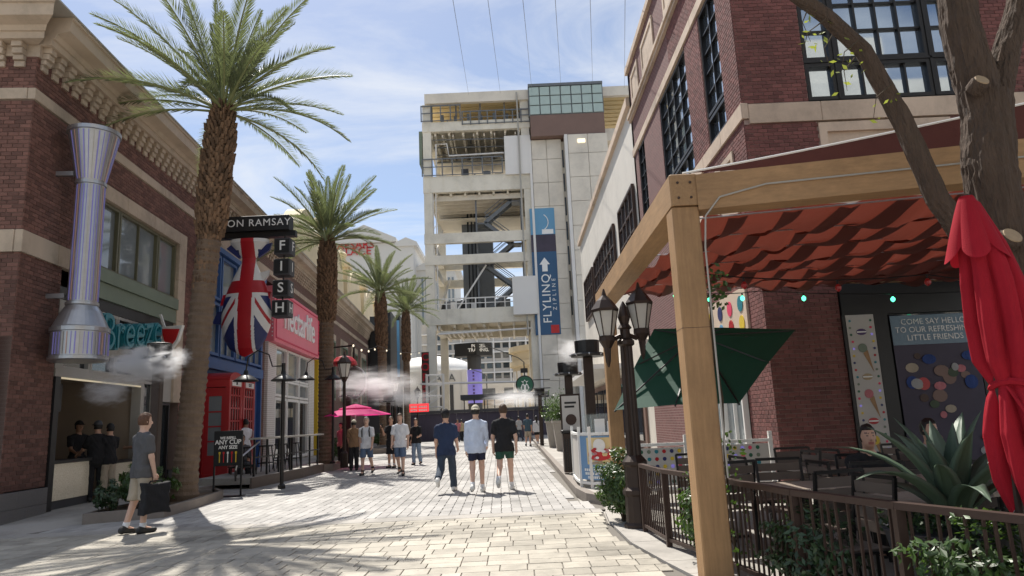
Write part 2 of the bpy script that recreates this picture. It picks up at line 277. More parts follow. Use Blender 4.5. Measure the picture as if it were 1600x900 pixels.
# left pavement: ramp and slab along the shops
A0 = Vector((-9.18, 12.76, 0)); LA = R(94.07); LU = Vector((math.cos(LA), math.sin(LA), 0)); LN = Vector((LU.y, -LU.x, 0))
def lw(s, off, z=0): return A0+LU*s+LN*off+Vector((0,0,z))     # off = metres out from the wall towards the street
lp = struct(MB().build('left_pavement', 'concrete'))
b = MB(); q = [lw(-3,0,-.02), lw(-.2,1.35,-.005), lw(1.6,1.3,.13), lw(1.6,0,.13)]; q0 = [Vector((p.x,p.y,-.03)) for p in q]; b.add(q+q0, [(0,1,2,3),(1,0,4,5),(2,1,5,6),(3,2,6,7),(0,3,7,4)]); b.build('ramp', 'concrete', lp)
s = 1.605
while s < 58:
    s1 = min(s+1.6, 58); oa = 1.3 if s < 7.9 else 1.75
    b = MB(); b.prism([tuple(lw(*t).xy) for t in ((s,-.1),(s,oa),(s1-.008,oa),(s1-.008,-.1))], -.02, .13, lambda p, q, d: (p, q, d)); b.build('slab', 'concrete', lp)
    if s > 4.7:
        b = MB(); b.prism([tuple(lw(*t).xy) for t in ((s,oa+.004),(s,oa+.16),(s1-.008,oa+.16),(s1-.008,oa+.004))], -.02, .14, lambda p, q, d: (p, q, d)); b.build('kerb', 'curb', lp)
    s = s1
def planter(name, label, pts, h, grp=None):
    t = thing(name, label, 'planter', (0,0,0), 0, grp); c = Vector((sum(p[0] for p in pts)/len(pts), sum(p[1] for p in pts)/len(pts)))
    ins = [tuple(Vector(p)+(c-Vector(p)).normalized()*.14) for p in pts]; n = len(pts)
    for i in range(n):
        j = (i+1) % n; b = MB(); b.prism([pts[i], pts[j], ins[j], ins[i]], -.02, h, lambda a, q, d: (a, q, d)); b.build('kerb', 'curb', t)
    b = MB(); b.prism(ins, -.02, h-.06, lambda a, q, d: (a, q, d)); b.build('soil', 'soil', t); return t
planter('palm_planter', 'low dark kerb planter round the nearest palm with a green shrub', [(-7.72,12.72),(-6.55,13.25),(-6.62,15.0),(-6.85,16.6),(-7.25,17.2),(-7.78,16.9),(-7.85,13.4)], .2)
for k, (yy, nm) in enumerate(((26.5, 'second'), (40, 'third'), (52, 'farthest'))):
    x = -7.2-(yy-26.5)*.045
    planter('palm_planter', 'low kerb planter at the foot of the %s palm' % nm, [(x-.6,yy-1.1),(x+.6,yy-1.1),(x+.6,yy+1.1),(x-.6,yy+1.1)], .25, 'kerb planters along the left pavement')

# ================================================================== bricks
def brick_field(parent, rects, fn, quota, mbrick, mmortar, course=.081, bl=.203, dep=.012, joint=.010, mfn=None):
    """rects (a0,a1,z0,z1) on a wall; fn(a,out,z)->local xyz. Largest bricks in the photo become parts, the rest one part."""
    mm = MB(); lst = []
    for a0, a1, z0, z1 in rects:
        vs = [fn(a, o, z) for o in (-.25, -.002) for a, z in ((a0,z0),(a1,z0),(a1,z1),(a0,z1))]
        mm.add(vs, [(0,1,2,3),(4,5,6,7),(0,1,5,4),(1,2,6,5),(2,3,7,6),(3,0,4,7)])
        k = math.floor(z0/course)
        while k*course < z1-.01:
            za, zb = max(k*course+joint/2, z0+.001), min((k+1)*course-joint/2, z1-.001)
            if zb-za > .02:
                j = math.floor(a0/bl)-1; off = bl/2 if k % 2 else 0
                while j*bl+off < a1:
                    aa, ab = max(j*bl+off+joint/2, a0+.001), min((j+1)*bl+off-joint/2, a1-.001)
                    if ab-aa > .02: lst.append((aa, ab, za, zb))
                    j += 1
            k += 1
    mm.build('mortar', mmortar, parent)
    W = parent.matrix_world if parent.parent is None else parent.parent.matrix_world
    sc = []
    for r in lst:
        P = W @ Vector(fn((r[0]+r[1])/2, 0, (r[2]+r[3])/2)); x, yy, w = proj(P)
        sc.append((r[1]-r[0])/w if (0 < x < 1600 and 0 < yy < 900) and not hidden(x, yy) else -1)
    order = sorted(range(len(lst)), key=lambda i: -sc[i]); rest = MB(); cache = {}
    for n, i in enumerate(order):
        a0, a1, z0, z1 = lst[i]; o = random.uniform(0, .003)
        def vv(a0, a1, z0, z1, o):
            e = .004; return [fn(a, q, z) for q, e2 in ((-.004, 0), (dep+o-.003, 0), (dep+o, e)) for a, z in ((a0+e2,z0+e2),(a1-e2,z0+e2),(a1-e2,z1-e2),(a0+e2,z1-e2))]
        F = [(0,1,5,4),(1,2,6,5),(2,3,7,6),(3,0,4,7),(4,5,9,8),(5,6,10,9),(6,7,11,10),(7,4,8,11),(8,9,10,11)]
        if n < quota and sc[i] > 0:
            w, h = round(a1-a0, 2), round(z1-z0, 2); key = (w, h)
            if key not in cache:
                c0 = Vector(fn(0, 0, 0)); b = MB(); b.add([Vector(p)-c0 for p in vv(-w/2, w/2, -h/2, h/2, 0)], F); me = bpy.data.meshes.new('brick'); me.from_pydata(b.v, [], b.f); me.materials.append(M[mbrick]); cache[key] = me
            place(link('brick', cache[key], parent), fn((a0+a1)/2, o, (z0+z1)/2))
        else: rest.add(vv(a0, a1, z0, z1, o), F)
    rest.build('brickwork', mbrick, parent, kind='stuff')
hidden = lambda x, y: (95 < x < 180 and 180 < y < 580) or (285 < x < 380 and y > 150) or (1040 < x and 280 < y < 470)

# ================================================================== left brick building  (local frame: s along street, y into building, z up)
LB = thing('brick_building', 'long dark brick shop building with cream cornice on the left', 'building', A0, LA)
bpy.context.view_layer.update()
fL = lambda a, o, z: (a, -o, z); fF = lambda a, o, z: (-.15-o, a, z)
TOP = 8.95
def part(name, bm, mt, parent, **k): return bm.build(name, mt, parent, **k)
wall = bpy.data.objects.new('wall', None); COL.objects.link(wall); wall.parent = LB
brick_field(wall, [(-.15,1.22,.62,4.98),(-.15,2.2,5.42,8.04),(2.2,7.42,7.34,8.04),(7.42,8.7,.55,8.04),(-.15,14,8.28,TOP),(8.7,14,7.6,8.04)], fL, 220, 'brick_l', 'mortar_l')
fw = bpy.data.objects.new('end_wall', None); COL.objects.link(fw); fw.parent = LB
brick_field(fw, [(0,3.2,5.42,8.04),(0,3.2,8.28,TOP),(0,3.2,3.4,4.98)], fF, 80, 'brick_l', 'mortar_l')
b = MB(); b.box(14,60,.0,.3,8.28,TOP); b.box(14,60,0,.3,7.75,8.04); b.box(24.7,60,0,.3,.1,7.75); b.box(15.3,15.9,-.02,.3,.1,7.75); b.box(-.14,12,3.2,12,0,TOP); b.box(-.15,0,0,3.2,0,3.4); part('far_wall', b, 'brick_far', LB)
b = MB(); b.box(0,60,6,8,0,TOP); b.box(-.1,60,.3,6,8.9,9.0); part('rear_wall', b, 'beige', LB)
for i, s in enumerate(np.arange(-.19, 60, 1.5)):         # upper band stones
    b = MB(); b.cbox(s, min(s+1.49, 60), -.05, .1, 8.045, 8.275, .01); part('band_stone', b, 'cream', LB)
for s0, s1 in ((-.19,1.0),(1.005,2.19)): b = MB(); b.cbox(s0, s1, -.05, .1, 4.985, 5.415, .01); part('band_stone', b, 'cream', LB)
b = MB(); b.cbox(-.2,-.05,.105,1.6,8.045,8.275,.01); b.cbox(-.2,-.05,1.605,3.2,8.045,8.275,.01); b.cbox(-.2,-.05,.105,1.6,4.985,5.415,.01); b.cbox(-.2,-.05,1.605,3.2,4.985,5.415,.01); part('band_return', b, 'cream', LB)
for s0, s1, z0, z1 in ((-.2,.6,0,.3),(.606,1.24,0,.3),(-.2,.3,.306,.6),(.306,1.24,.306,.6),(7.42,8.4,.1,.53),(8.406,8.7,.1,.53)):
    b = MB(); b.cbox(s0, s1, -.06, .2, z0, z1, .006); part('granite_block', b, 'granite', LB)
# cornice
cb = MB()
for k, (z0, z1, o) in enumerate(((8.72,8.84,.06),(8.845,8.95,.11),(8.955,9.08,.16),(9.085,9.2,.2))): cb.cbox(-.10, .10, -o, .02, z0, z1, .012)
cme = bpy.data.meshes.new('corbel'); cme.from_pydata(cb.v, [], cb.f); cme.materials.append(M['cream'])
for s in np.arange(.05, 58, .37): place(link('corbel', cme, LB), (s, 0, 0))
for d in np.arange(.30, 3, .37): place(link('corbel', cme, LB), (-.15, d, 0), (0, 0, -PI/2))
b = MB(); b.box(-.15,60,-.04,.2,8.95,9.2); part('corbel_backing', b, 'cream', LB); b = MB(); b.box(-.19,.0,.205,3.2,8.95,9.2); part('corbel_backing', b, 'cream', LB)
prof = [(.2,9.2),(-.26,9.2),(-.26,9.34),(-.30,9.345),(-.34,9.44),(-.58,9.50),(-.60,9.74),(-.64,9.745),(-.64,9.80),(.2,9.80)]
for s in np.arange(-.15, 60, 1.7):
    s0 = s-.0 if s > 0 else -.15; b = MB(); b.prism(prof, s0, min(s+1.69, 60), lambda a, c, d: (d, a, c)); part('cornice_block', b, 'cream', LB)
b = MB(); pr2 = [(-a, c) for a, c in prof]
n = len(prof); L0 = [(-.155+min(a, 0), min(a, 0), c) for a, c in prof]; L1 = [(-.155+min(a, 0), 3.2, c) for a, c in prof]
b.add(L0+L1, [(i, (i+1) % n, n+(i+1) % n, n+i) for i in range(n)]+[tuple(range(n))]); part('cornice_return', b, 'cream', LB)
b = MB(); b.box(-.85,60,-.665,.2,9.805,9.84); b.box(-.85,-.1,.205,3.2,9.805,9.84); part('roof_cap', b, 'greyframe', LB)
# bay with upper window
for s0, s1, z0, z1 in ((2.2,2.48,5.0,7.3),(6.9,7.40,2.4,4.7),(6.9,7.40,4.705,5.9),(6.9,7.40,5.905,7.3),(2.485,3.7,6.95,7.3),(3.705,5.2,6.95,7.3),(5.205,6.895,6.95,7.3)):
    b = MB(); b.cbox(s0, s1, -.07, .2, z0, z1, .01); part('surround_stone', b, 'cream', LB)
def window(parent, s0, s1, z0, z1, cols, rows, mf, mp, d=.12, fr=.07, thick=.09, bars=.035, name='window'):
    b = MB(); b.box(s0,s1,d-thick,d+.02,z0,z0+fr); b.box(s0,s1,d-thick,d+.02,z1-fr,z1); b.box(s0,s0+fr,d-thick,d+.02,z0+fr,z1-fr); b.box(s1-fr,s1,d-thick,d+.02,z0+fr,z1-fr)
    w = b.build(name, mf, parent); cs = np.linspace(s0+fr, s1-fr, cols+1); rs = np.linspace(z0+fr, z1-fr, rows+1)
    bb = MB()
    for c in cs[1:-1]: bb.box(c-bars/2, c+bars/2, d-thick*.7, d+.01, z0+fr, z1-fr)
    for r in rs[1:-1]: bb.box(s0+fr, s1-fr, d-thick*.6, d+.012, r-bars/2, r+bars/2)
    if bb.v: bb.build('glazing_bar', mf, w)
    for i in range(cols):
        for j in range(rows):
            p = MB(); p.add([(cs[i]+bars/2*(i>0),d,rs[j]+bars/2*(j>0)),(cs[i+1]-bars/2*(i<cols-1),d,rs[j]+bars/2*(j>0)),(cs[i+1]-bars/2*(i<cols-1),d+.003,rs[j+1]-bars/2*(j<rows-1)),(cs[i]+bars/2*(i>0),d+.003,rs[j+1]-bars/2*(j<rows-1))], [(0,1,2,3)]); p.build('pane', mp, w)
    return w
for a, c in ((2.5,3.55),(3.58,5.7),(5.73,6.88)): window(LB, a, c, 5.32, 6.93, 2 if c-a > 1.5 else 1, 1, 'olive', 'pane_light')
b = MB(); b.box(2.48,6.9,-.10,.15,5.0,5.3); b.box(2.48,6.9,-.04,.15,4.62,4.99); part('green_fascia', b, 'sage', LB)
b = MB(); b.box(1.26,6.9,.02,.2,4.36,4.615); part('dark_fascia', b, 'black', LB)
for a, c in ((1.5,2.6),(2.62,3.7),(3.72,4.8),(4.82,5.9)): window(LB, a, c, 3.55, 4.34, 1, 1, 'greyframe', 'pane', .1); window(LB, a, c, 2.92, 3.4, 1, 1, 'greyframe', 'pane', .1)
b = MB(); b.box(1.26,6.9,.0,.15,3.402,3.548); b.box(1.26,5.2,-.02,.2,2.76,2.918); b.box(1.26,1.498,.0,.15,2.92,3.4); b.box(1.26,1.498,.0,.15,3.55,4.34); b.box(5.02,5.2,-.03,.2,.13,2.76); b.box(5.902,6.9,0,.15,3.55,4.35); b.box(5.902,6.9,0,.15,2.4,3.4); part('shop_frame', b, 'greyframe', LB)
b = MB(); b.box(1.24,1.42,-.05,.25,.13,2.755); part('dark_post', b, 'black', LB); b = MB(); b.box(5.9,6.2,-.02,.2,.13,2.399); part('dark_post', b, 'black', LB)
window(LB, 5.2, 5.9, .15, 2.9, 1, 1, 'greyframe', 'pane', .1, name='side_window'); window(LB, 6.2, 6.9, .15, 2.38, 1, 1, 'black', 'pane', .1, name='side_window')
b = MB(); b.box(1.43,5.0,-.03,.0,2.72,2.755); part('light_strip', b, 'ledstrip', LB)
# kiosk interior
b = MB(); b.box(1.3,5.1,3.0,3.1,.13,3.0); b.box(1.25,1.3,.25,3.0,.13,3.0); b.box(5.1,5.2,.2,3.0,.13,3.0); b.box(1.3,5.1,.2,3.0,2.92,3.0); b.box(1.3,5.1,.2,3.0,.05,.12); part('interior', b, 'beige', LB)
b = MB(); b.box(1.5,2.5,.5,.7,2.1,2.7); part('menu_screen', b, 'black', LB)
b = MB(); b.cbox(1.43,3.0,.06,.12,.3,1.02,.004); part('counter_front', b, 'mosaic', LB); b = MB(); b.cbox(3.9,5.0,.06,.12,.3,.9,.004); part('counter_front', b, 'mosaic', LB)
b = MB(); b.box(1.43,3.02,.0,.5,1.025,1.09); b.box(3.88,5.0,.0,.5,.905,.97); part('counter_top', b, 'black', LB)
b = MB(); b.box(1.43,3.0,.08,.12,.13,.297); b.box(3.9,5.0,.08,.12,.13,.297); part('toe_kick', b, 'dkgrey', LB)
# farther windows of the long wall
for a in (29.0, 33.5, 38.0, 42.5):
    b = MB(); b.box(a-.35,a+2.55,-.06,.1,6.9,7.3); b.box(a-.35,a-.02,-.06,.1,3.2,6.9); b.box(a+2.22,a+2.55,-.06,.1,3.2,6.9); part('surround_stone', b, 'cream', LB); window(LB, a, a+2.2, 3.2, 6.88, 2, 2, 'sage', 'pane', .0, .12, .12)
# --- giant light up cup
CU = thing('giant_cup', 'tall metal cup shaped light column striped with blue leds on the corner wall', 'sculpture', lw(.93,.62,3.0), LA)
b = MB(); b.lathe([(.50,0),(.53,.02),(.53,.08),(.505,.09),(.505,.56),(.53,.57),(.53,.65),(.50,.67),(.36,.98),(.285,1.10)], n=40); part('base_drum', b, 'steel', CU)
b = MB(); b.lathe([(.28,1.10),(.30,1.12),(.30,1.17),(.27,1.18),(.265,3.62),(.29,3.63),(.29,3.69),(.27,3.70),(.47,4.72),(.50,4.73),(.50,4.81),(.45,4.81)], n=40); part('column', b, 'steel', CU)
b = MB(); b.lathe([(.02,4.80),(.45,4.805)], n=24); part('top_disc', b, 'dkgrey', CU)
for r0, z0, r1, z1, n in ((.507,.11,.507,.54,44),(.272,1.2,.267,3.6,30),(.275,3.72,.468,4.70,30)):
    for j in range(n):
        a = 2*PI*j/n+.05
        if math.sin(a) > .6: continue
        q = MB(); q.bar((r0*math.cos(a)*1.01, r0*math.sin(a)*1.01, z0), (r1*math.cos(a)*1.01, r1*math.sin(a)*1.01, z1), .012 if j % 3 else .022, .008, up=(math.cos(a), math.sin(a), 0)); part('led_strip', q, 'led_warm' if j % 9 == 4 else ('greyframe' if j % 4 == 1 else 'led_blue'), CU)
for z in (3.85,1.3): b = MB(); b.bar((-.15,.26,z),(-.15,.62,z),.09,.09); part('bracket', b, 'steel', CU)
# --- cafe sign
SG = thing('script_sign', 'teal script lettering sign over the open drinks counter', 'sign', lw(3.75,.12,3.7), LA)
o = text('lettering', 'Breeze', 1.15, (0,-.12,.25), (PI/2, R(-9), 0), 'teal', SG, .09, shear=.18, bold=.03, sx=.95)
o = text('lettering_face', 'Breeze', 1.15, (0,-.235,.25), (PI/2, R(-9), 0), 'teal', SG, .012, shear=.18, bold=-.012, sx=.95)
b = MB(); b.bar((-1.3,-.02,.1),(1.4,-.02,-.1),.05,.06); part('rail', b, 'greyframe', SG)
GS = thing('cocktail_sign', 'small red and white neon cocktail glass sign at the end of the teal lettering', 'sign', lw(5.55,.5,3.72), LA+R(75))
b = MB(); b.prism([(-.34,.62),(.34,.62),(.22,.22),(.05,.02),(-.05,.02),(-.22,.22)], -.05, .05, lambda a, c, d: (a, d, c)); b.prism([(.2,.62),(.26,.62),(.4,.95),(.34,.97)], -.02, .02, lambda a, c, d: (a, d, c)); part('panel', b, 'white', GS)
b = MB(); b.prism([(-.27,.52),(.27,.56),(.17,.24),(.03,.08),(-.03,.08),(-.17,.24)], .052, .07, lambda a, c, d: (a, d, c)); b.prism([(-.27,.52),(.27,.56),(.17,.24),(.03,.08),(-.03,.08),(-.17,.24)], -.07, -.052, lambda a, c, d: (a, d, c)); part('drink', b, 'red', GS)
b = MB(); b.bar((0,0,.05),(0,0,-.3),.05,.05); b.bar((0,0,-.28),(.45,0,-.28),.05,.05); part('bracket', b, 'blackmetal', GS)
# ================================================================== blue fish shop front
BS = thing('blue_shop', 'blue timber shop front with grey glazing between brick piers', 'shop front', lw(8.7,0,0), LA)
b = MB(); b.box(0,6.6,.05,.3,.13,7.55); part('backing', b, 'bluepaint', BS)
for a, c in ((.1,1.6),(1.7,3.2),(3.3,4.8),(4.9,6.5)):
    window(BS, a, c, 4.0, 5.75, 2, 1, 'bluepaint', 'pane_light', .0, .09, .1); window(BS, a, c, 5.85, 7.4, 1, 1, 'bluepaint', 'pane_light', .0, .09, .1)
b = MB(); b.box(-.05,6.6,-.2,.05,7.45,7.62); b.box(-.05,6.6,-.15,.05,3.55,3.9); b.box(-.05,.1,-.1,.05,.13,7.45); b.box(6.48,6.6,-.1,.05,.13,7.45); part('cornice', b, 'bluepaint', BS)
b = MB(); b.cbox(-.05,3.4,-.1,.1,7.63,8.03,.01); b.cbox(3.41,6.6,-.1,.1,7.63,8.03,.01); part('stone_lintel', b, 'cream', BS)
def booth(s, label):
    t = thing('telephone_booth', label, 'booth', lw(s,.02,.13), LA, 'red telephone booth doorways'); w, dp = 1.28, .88
    b = MB(); b.cbox(0,w,-dp,0,2.78,3.02,.02); pts = [(w/2+w/2*math.cos(a), 3.02+.24*math.sin(a)) for a in np.linspace(PI, 0, 13)]; b.prism(pts, -dp, 0, lambda a, c, d: (a, d, c)); part('roof', b, 'redpaint', t)
    b = MB()
    for x in (0, w-.13):
        for y in (-dp,-.12): b.box(x,x+.13,y,y+.12,.0,2.78)
    b.box(0,w,-.1,0,0,2.7); b.box(0,w,-dp,0,0,.15); part('frame', b, 'redpaint', t)
    b = MB(); b.box(.2,w-.2,-dp-.018,-dp-.002,2.82,2.99); part('name_plate', b, 'white', t)
    text('lettering', 'IN' if 'nearer' in label else 'OUT', .15, (w/2,-dp-.022,2.905), (PI/2,0,0), 'black', t, .004)
    d = MB(); d.box(.14,w-.14,-dp+.01,-dp+.07,.15,.5)
    for x in (.14,.36,.61,.86,w-.20): d.box(x,x+.06,-dp+.01,-dp+.07,.5,2.77)
    for z in (.9,1.3,1.7,2.1,2.5): d.box(.2,w-.2,-dp+.015,-dp+.065,z,z+.05)
    door = part('door', d, 'redpaint', t); p = MB(); p.box(.2,w-.2,-dp+.035,-dp+.045,.5,2.74); part('pane', p, 'pane', door); h = MB(); h.bar((w-.22,-dp-.03,1.1),(w-.22,-dp-.03,1.4),.03,.03); part('handle', h, 'steel', door)
    for x in (.03, w-.08):
        d = MB(); d.box(x,x+.05,-dp+.12,-.12,.15,.7); d.box(x,x+.05,-dp+.12,-.12,2.5,2.76); d.box(x,x+.05,-dp+.12,-dp+.24,.7,2.5); d.box(x,x+.05,-.25,-.12,.7,2.5)
        for z in (1.1,1.55,2.0): d.box(x+.005,x+.045,-dp+.24,-.25,z,z+.04)
        sd = part('side_panel', d, 'redpaint', t); p = MB(); p.box(x+.02,x+.03,-dp+.24,-.25,.7,2.5); part('pane', p, 'pane_light', sd)
booth(9.05, 'nearer red telephone booth doorway in front of the blue shop'); booth(10.42, 'farther red telephone booth doorway beside the brick pier')
# hanging sign with fish
HS = thing('hanging_sign', 'black projecting sign board with white lettering above a flag painted fish', 'sign', (0,0,0))
Ys = 22.6
def sp_(px, py, y=Ys): return at(px, py, y)
x0, x1 = sp_(312,350).x, sp_(455,350).x; zt, zb = sp_(455,338).z, sp_(455,361).z
b = MB(); b.cbox(x0, x1, Ys-.25, Ys+.25, zb, zt, .015); part('board', b, 'black', HS)
b = MB(); b.box(x0-.9, x1+.18, Ys-.12, Ys+.12, zb-.20, zb-.002); b.box(sp_(384,370).x, sp_(408,370).x, Ys-.1, Ys+.1, zb-.55, zb-.201); part('beam', b, 'blackmetal', HS)
text('lettering', 'GORDON RAMSAY', .345, ((x0+x1)/2+.0, Ys-.26, (zt+zb)/2), (PI/2,0,0), 'ltext', HS, .008, space=1.12)
px_f = 445
for k, (ch, py) in enumerate(zip('FISH', (387,419,452,483))):
    xc, zc = sp_(px_f-k*1.2, py).x, sp_(px_f, py).z; h = .27
    t = thing('letter_cube', 'black hanging letter cube showing %s below the sign beam' % ch, 'sign', (xc, Ys, zc), 0, 'letter cubes below the sign beam')
    b = MB(); b.cbox(-h, h, -h, h, -h, h, .02); part('cube', b, 'dkgrey', t)
    b = MB(); b.box(-h*.86, h*.86, -h-.006, -h-.001, -h*.86, h*.86); b.box(h+.001, h+.006, -h*.86, h*.86, -h*.86, h*.86); part('face', b, 'black', t)
    text('lettering', ch, .46, (0,-h-.012,0), (PI/2,0,0), 'ltext', t, .004, bold=.006); text('lettering', ch, .46, (h+.012,0,0), (PI/2,0,PI/2), 'ltext', t, .004)
    b = MB(); b.tube([(0,0,h-.02),(0,0,h+.16)], .025, 6); part('hanger', b, 'blackmetal', t)
# fish: outline from tail (top) to nose (bottom); coordinates in metres about its axis
FT = thing('flag_fish', 'hanging fish sculpture painted with a red white and blue flag', 'sculpture', (0,0,0))
fx = lambda px: sp_(px, 470).x
fz = lambda py: sp_(388, py).z
half = [(375,30,),(380,31),(392,20),(404,11),(412,12),(430,21),(450,30),(470,36),(490,39),(510,38),(530,32),(545,23),(553,10),(557,2)]   # (py, half width px)
ax = lambda py: 388+(py-375)*-.02
def fish_ring(py, hw, n=18):
    zc = fz(py); xc = fx(ax(py)); k = (fx(500)-fx(400))/100; return [(xc+hw*k*math.cos(2*PI*j/n), Ys+hw*k*.42*math.sin(2*PI*j/n), zc) for j in range(n)]
def fish_mat(x, z):    # 0 red 1 white 2 blue, flag laid over the side
    k = (fx(500)-fx(400))/100; u = (x-fx(388))/k; v = z
    py = 375+(fz(375)-z)/(fz(375)-fz(557))*182
    if abs(u) < 10.5 or 441 < py < 461: return 0
    if abs(u) < 15 or 436 < py < 466: return 1
    c = (py-451)*.62; d = abs(u)-abs(c)
    if -1 < d < 4 and py > 466: return 0
    if abs(d) < 13 or py < 392: return 1
    return 2
b = MB(); n = 220; fine = []
pys = np.linspace(375, 557, 380); hws = np.interp(pys, [h[0] for h in half], [h[1] for h in half])
for py, hw in zip(pys, hws): fine += fish_ring(py, hw, n)
for i in range(len(pys)-1):
    for j in range(n):
        f = (i*n+j, i*n+(j+1) % n, (i+1)*n+(j+1) % n, (i+1)*n+j); c = [sum(fine[q][t] for q in f)/4 for t in (0, 2)]
        b.f.append(f); b.m.append(fish_mat(*c))
b.v = fine; b.build('body', ['fishred','fishwhite','fishblue'], FT, smooth=True)
def fin(poly, m, nm='fin'):
    q = MB(); q.prism([(fx(x), fz(y)) for x, y in poly], Ys-.05, Ys+.05, lambda a, c, d: (a, d, c)); part(nm, q, m, FT)
fin([(362,380),(352,388),(372,404),(378,398),(374,384)], 'fishblue', 'tail_fin'); fin([(414,384),(424,381),(420,392),(403,404),(402,392)], 'fishblue', 'tail_fin')
fin([(372,426),(362,440),(366,448),(374,440)], 'fishwhite'); fin([(402,428),(420,424),(419,432),(409,444)], 'fishwhite')
fin([(362,458),(349,460),(345,476),(358,476)], 'fishred'); fin([(416,456),(424,458),(421,470),(417,474)], 'fishred')
fin([(358,484),(341,486),(334,504),(350,506),(356,498)], 'fishblue'); fin([(420,484),(422,484),(421,500),(418,498)], 'fishblue')
# ================================================================== pink shop
PS = thing('pink_shop', 'pink dessert shop front with white painted brick piers and tall windows', 'shop front', lw(15.9,0,0), LA)
b = MB(); b.box(0,8.8,.0,.3,.13,5.14); part('backing', b, 'white', PS)
for a, c in ((0,1.2),(7.6,8.8)):
    b = MB(); b.box(a,c,-.15,0,.13,5.13); part('pier', b, 'mortar_r', PS); q = MB(); k = 0; z = .14
    while z < 5.10:
        s = a-(.1 if k % 2 else 0)
        while s < c:
            q.cbox(max(s,a)+.004, min(s+.2,c)-.004, -.162, -.14, z, min(z+.072,5.13), .004); s += .2
        q.box(a-.012,a-.001,-.15,0,z,z+.07); z += .081; k += 1
    part('painted_bricks', q, 'whitebrick', PS, kind='stuff')
for a, c in ((1.25,3.2),(3.3,5.5),(5.6,7.55)):
    window(PS, a, c, .2, 2.9, 1, 1, 'white', 'pane', -.02, .12, .12); window(PS, a, c, 2.95, 3.7, 1, 1, 'white', 'pane_light', -.02, .1, .12, name='transom'); window(PS, a, c, 3.72, 5.1, 1, 1, 'white', 'pane_light', -.02, .1, .12)
b = MB(); b.cbox(0,8.8,-.4,.05,5.15,7.5,.03); part('fascia_box', b, 'pinkpaint', PS)
b = MB(); b.box(.15,8.65,-.44,-.405,5.3,5.36); b.box(.15,8.65,-.44,-.405,7.3,7.35); b.box(.15,.21,-.44,-.405,5.36,7.3); b.box(8.59,8.65,-.44,-.405,5.36,7.3); part('trim', b, 'pinkdeep', PS)
for z in np.arange(5.35,7.3,.16): q = MB(); q.box(-.03,-.001,-.33,-.29,z,z+.05); part('bulb', q, 'ltext', PS)
text('lettering', 'nectarlife', 1.75, (4.4,-.43,6.4), (PI/2,0,0), 'ltext', PS, .04, bold=.012, space=.95)
# yellow front beyond
YS = thing('yellow_shop', 'narrow yellow framed shop front beyond the pink shop', 'shop front', lw(25.2,0,0), LA)
b = MB(); b.box(0,1.6,-.25,-.02,.13,5.8); part('pier', b, 'yellowpaint', YS); window(YS, .1, 1.5, 3.0, 5.6, 1, 2, 'yellowpaint', 'pane', -.28, .12, .1); window(YS, .1, 1.5, .3, 2.8, 1, 1, 'yellowpaint', 'pane', -.28, .12, .1)
# dark fronts and screens farther on
for s0, ln, h, lab in ((46.5, 6, 11.3, 'tall black sign tower rising over the far end of the brick shops'), (55, 7, 12.2, 'dark clad shop front with screens next to the steel tower')):
    t = thing('dark_shop', lab, 'shop front', lw(s0,0,0), LA); b = MB(); b.box(0,ln,-1.5,4,.0,h*.78); part('body', b, 'dkgrey', t); b = MB(); b.box(.3,ln-.3,-1.9,-1.51,h*.45,h); part('screen', b, 'black', t)
    b = MB(); b.box(-.25,-.02,-1.9,-.2,h*.5,h*.95); part('end_screen', b, 'banner_sky' if ln == 7 else 'black', t)
    for k in range(3): window(t, .4+k*1.8, 2.0+k*1.8, .4, 3.4, 1, 1, 'blackmetal', 'pane', -1.52, .1, .08)
RS = thing('red_letter_sign', 'vertical red letter sign on the far dark shop front', 'sign', at(665,590,66), 0)
b = MB(); b.box(-.35,.35,-.1,.1,-2.4,2.4); part('board', b, 'brownmetal', RS)
for k, ch in enumerate('COR'): text('lettering', ch, 1.0, (0,-.14,1.9-k*.95), (PI/2,0,0), 'fishred', RS, .05, bold=.02)
for k in range(4): b = MB(); b.box(-.3,.25,-.18,-.11,-.95-k*.4,-.72-k*.4); b.box(-.3,-.1,-.18,-.11,-1.05-k*.4,-.951-k*.4); part('letter_shape', b, 'fishred', RS)
RL = tag(MB().box(*[v for p in ((at(640,632,44).x, at(670,632,44).x), (43.9,44), (at(650,644,44).z, at(650,631,44).z)) for v in p]).build('led_board', 'led_red'), 'red lit message board hanging under the far lanterns', 'sign')
q = MB(); [q.box(at(642+k*2.6,636,44).x, at(643.9+k*2.6,636,44).x, 43.86, 43.895, at(655,r+2.2,44).z, at(655,r-.6,44).z) for r in (635,640) for k in range(10) if k != 4]; part('print', q, 'ltext', RL)
RD = thing('round_sign', 'round dark red restaurant sign with a ring frame behind the mist', 'sign', at(553,598,30), LA+R(60))
b = MB(); b.lathe([(.62,-.06),(.62,.06)], n=28); o = part('disc', b, 'brownmetal', RD); o.rotation_euler = (PI/2,0,0)
b = MB(); b.tube([(.66*math.cos(a),0,.66*math.sin(a)) for a in np.linspace(0,2*PI,30)], .04, 6); part('ring', b, 'steel', RD); b = MB(); b.bar((0,0,.62),(0,0,1.6),.06,.06); b.bar((0,0,1.6),(1.4,0,1.6),.06,.06); part('bracket', b, 'blackmetal', RD)
b = MB(); b.lathe([(.55,.0),(.52,.15),(.34,.34),(.06,.42)], (.1,.5,.72), 16); part('awning', b, 'fishred', RD)

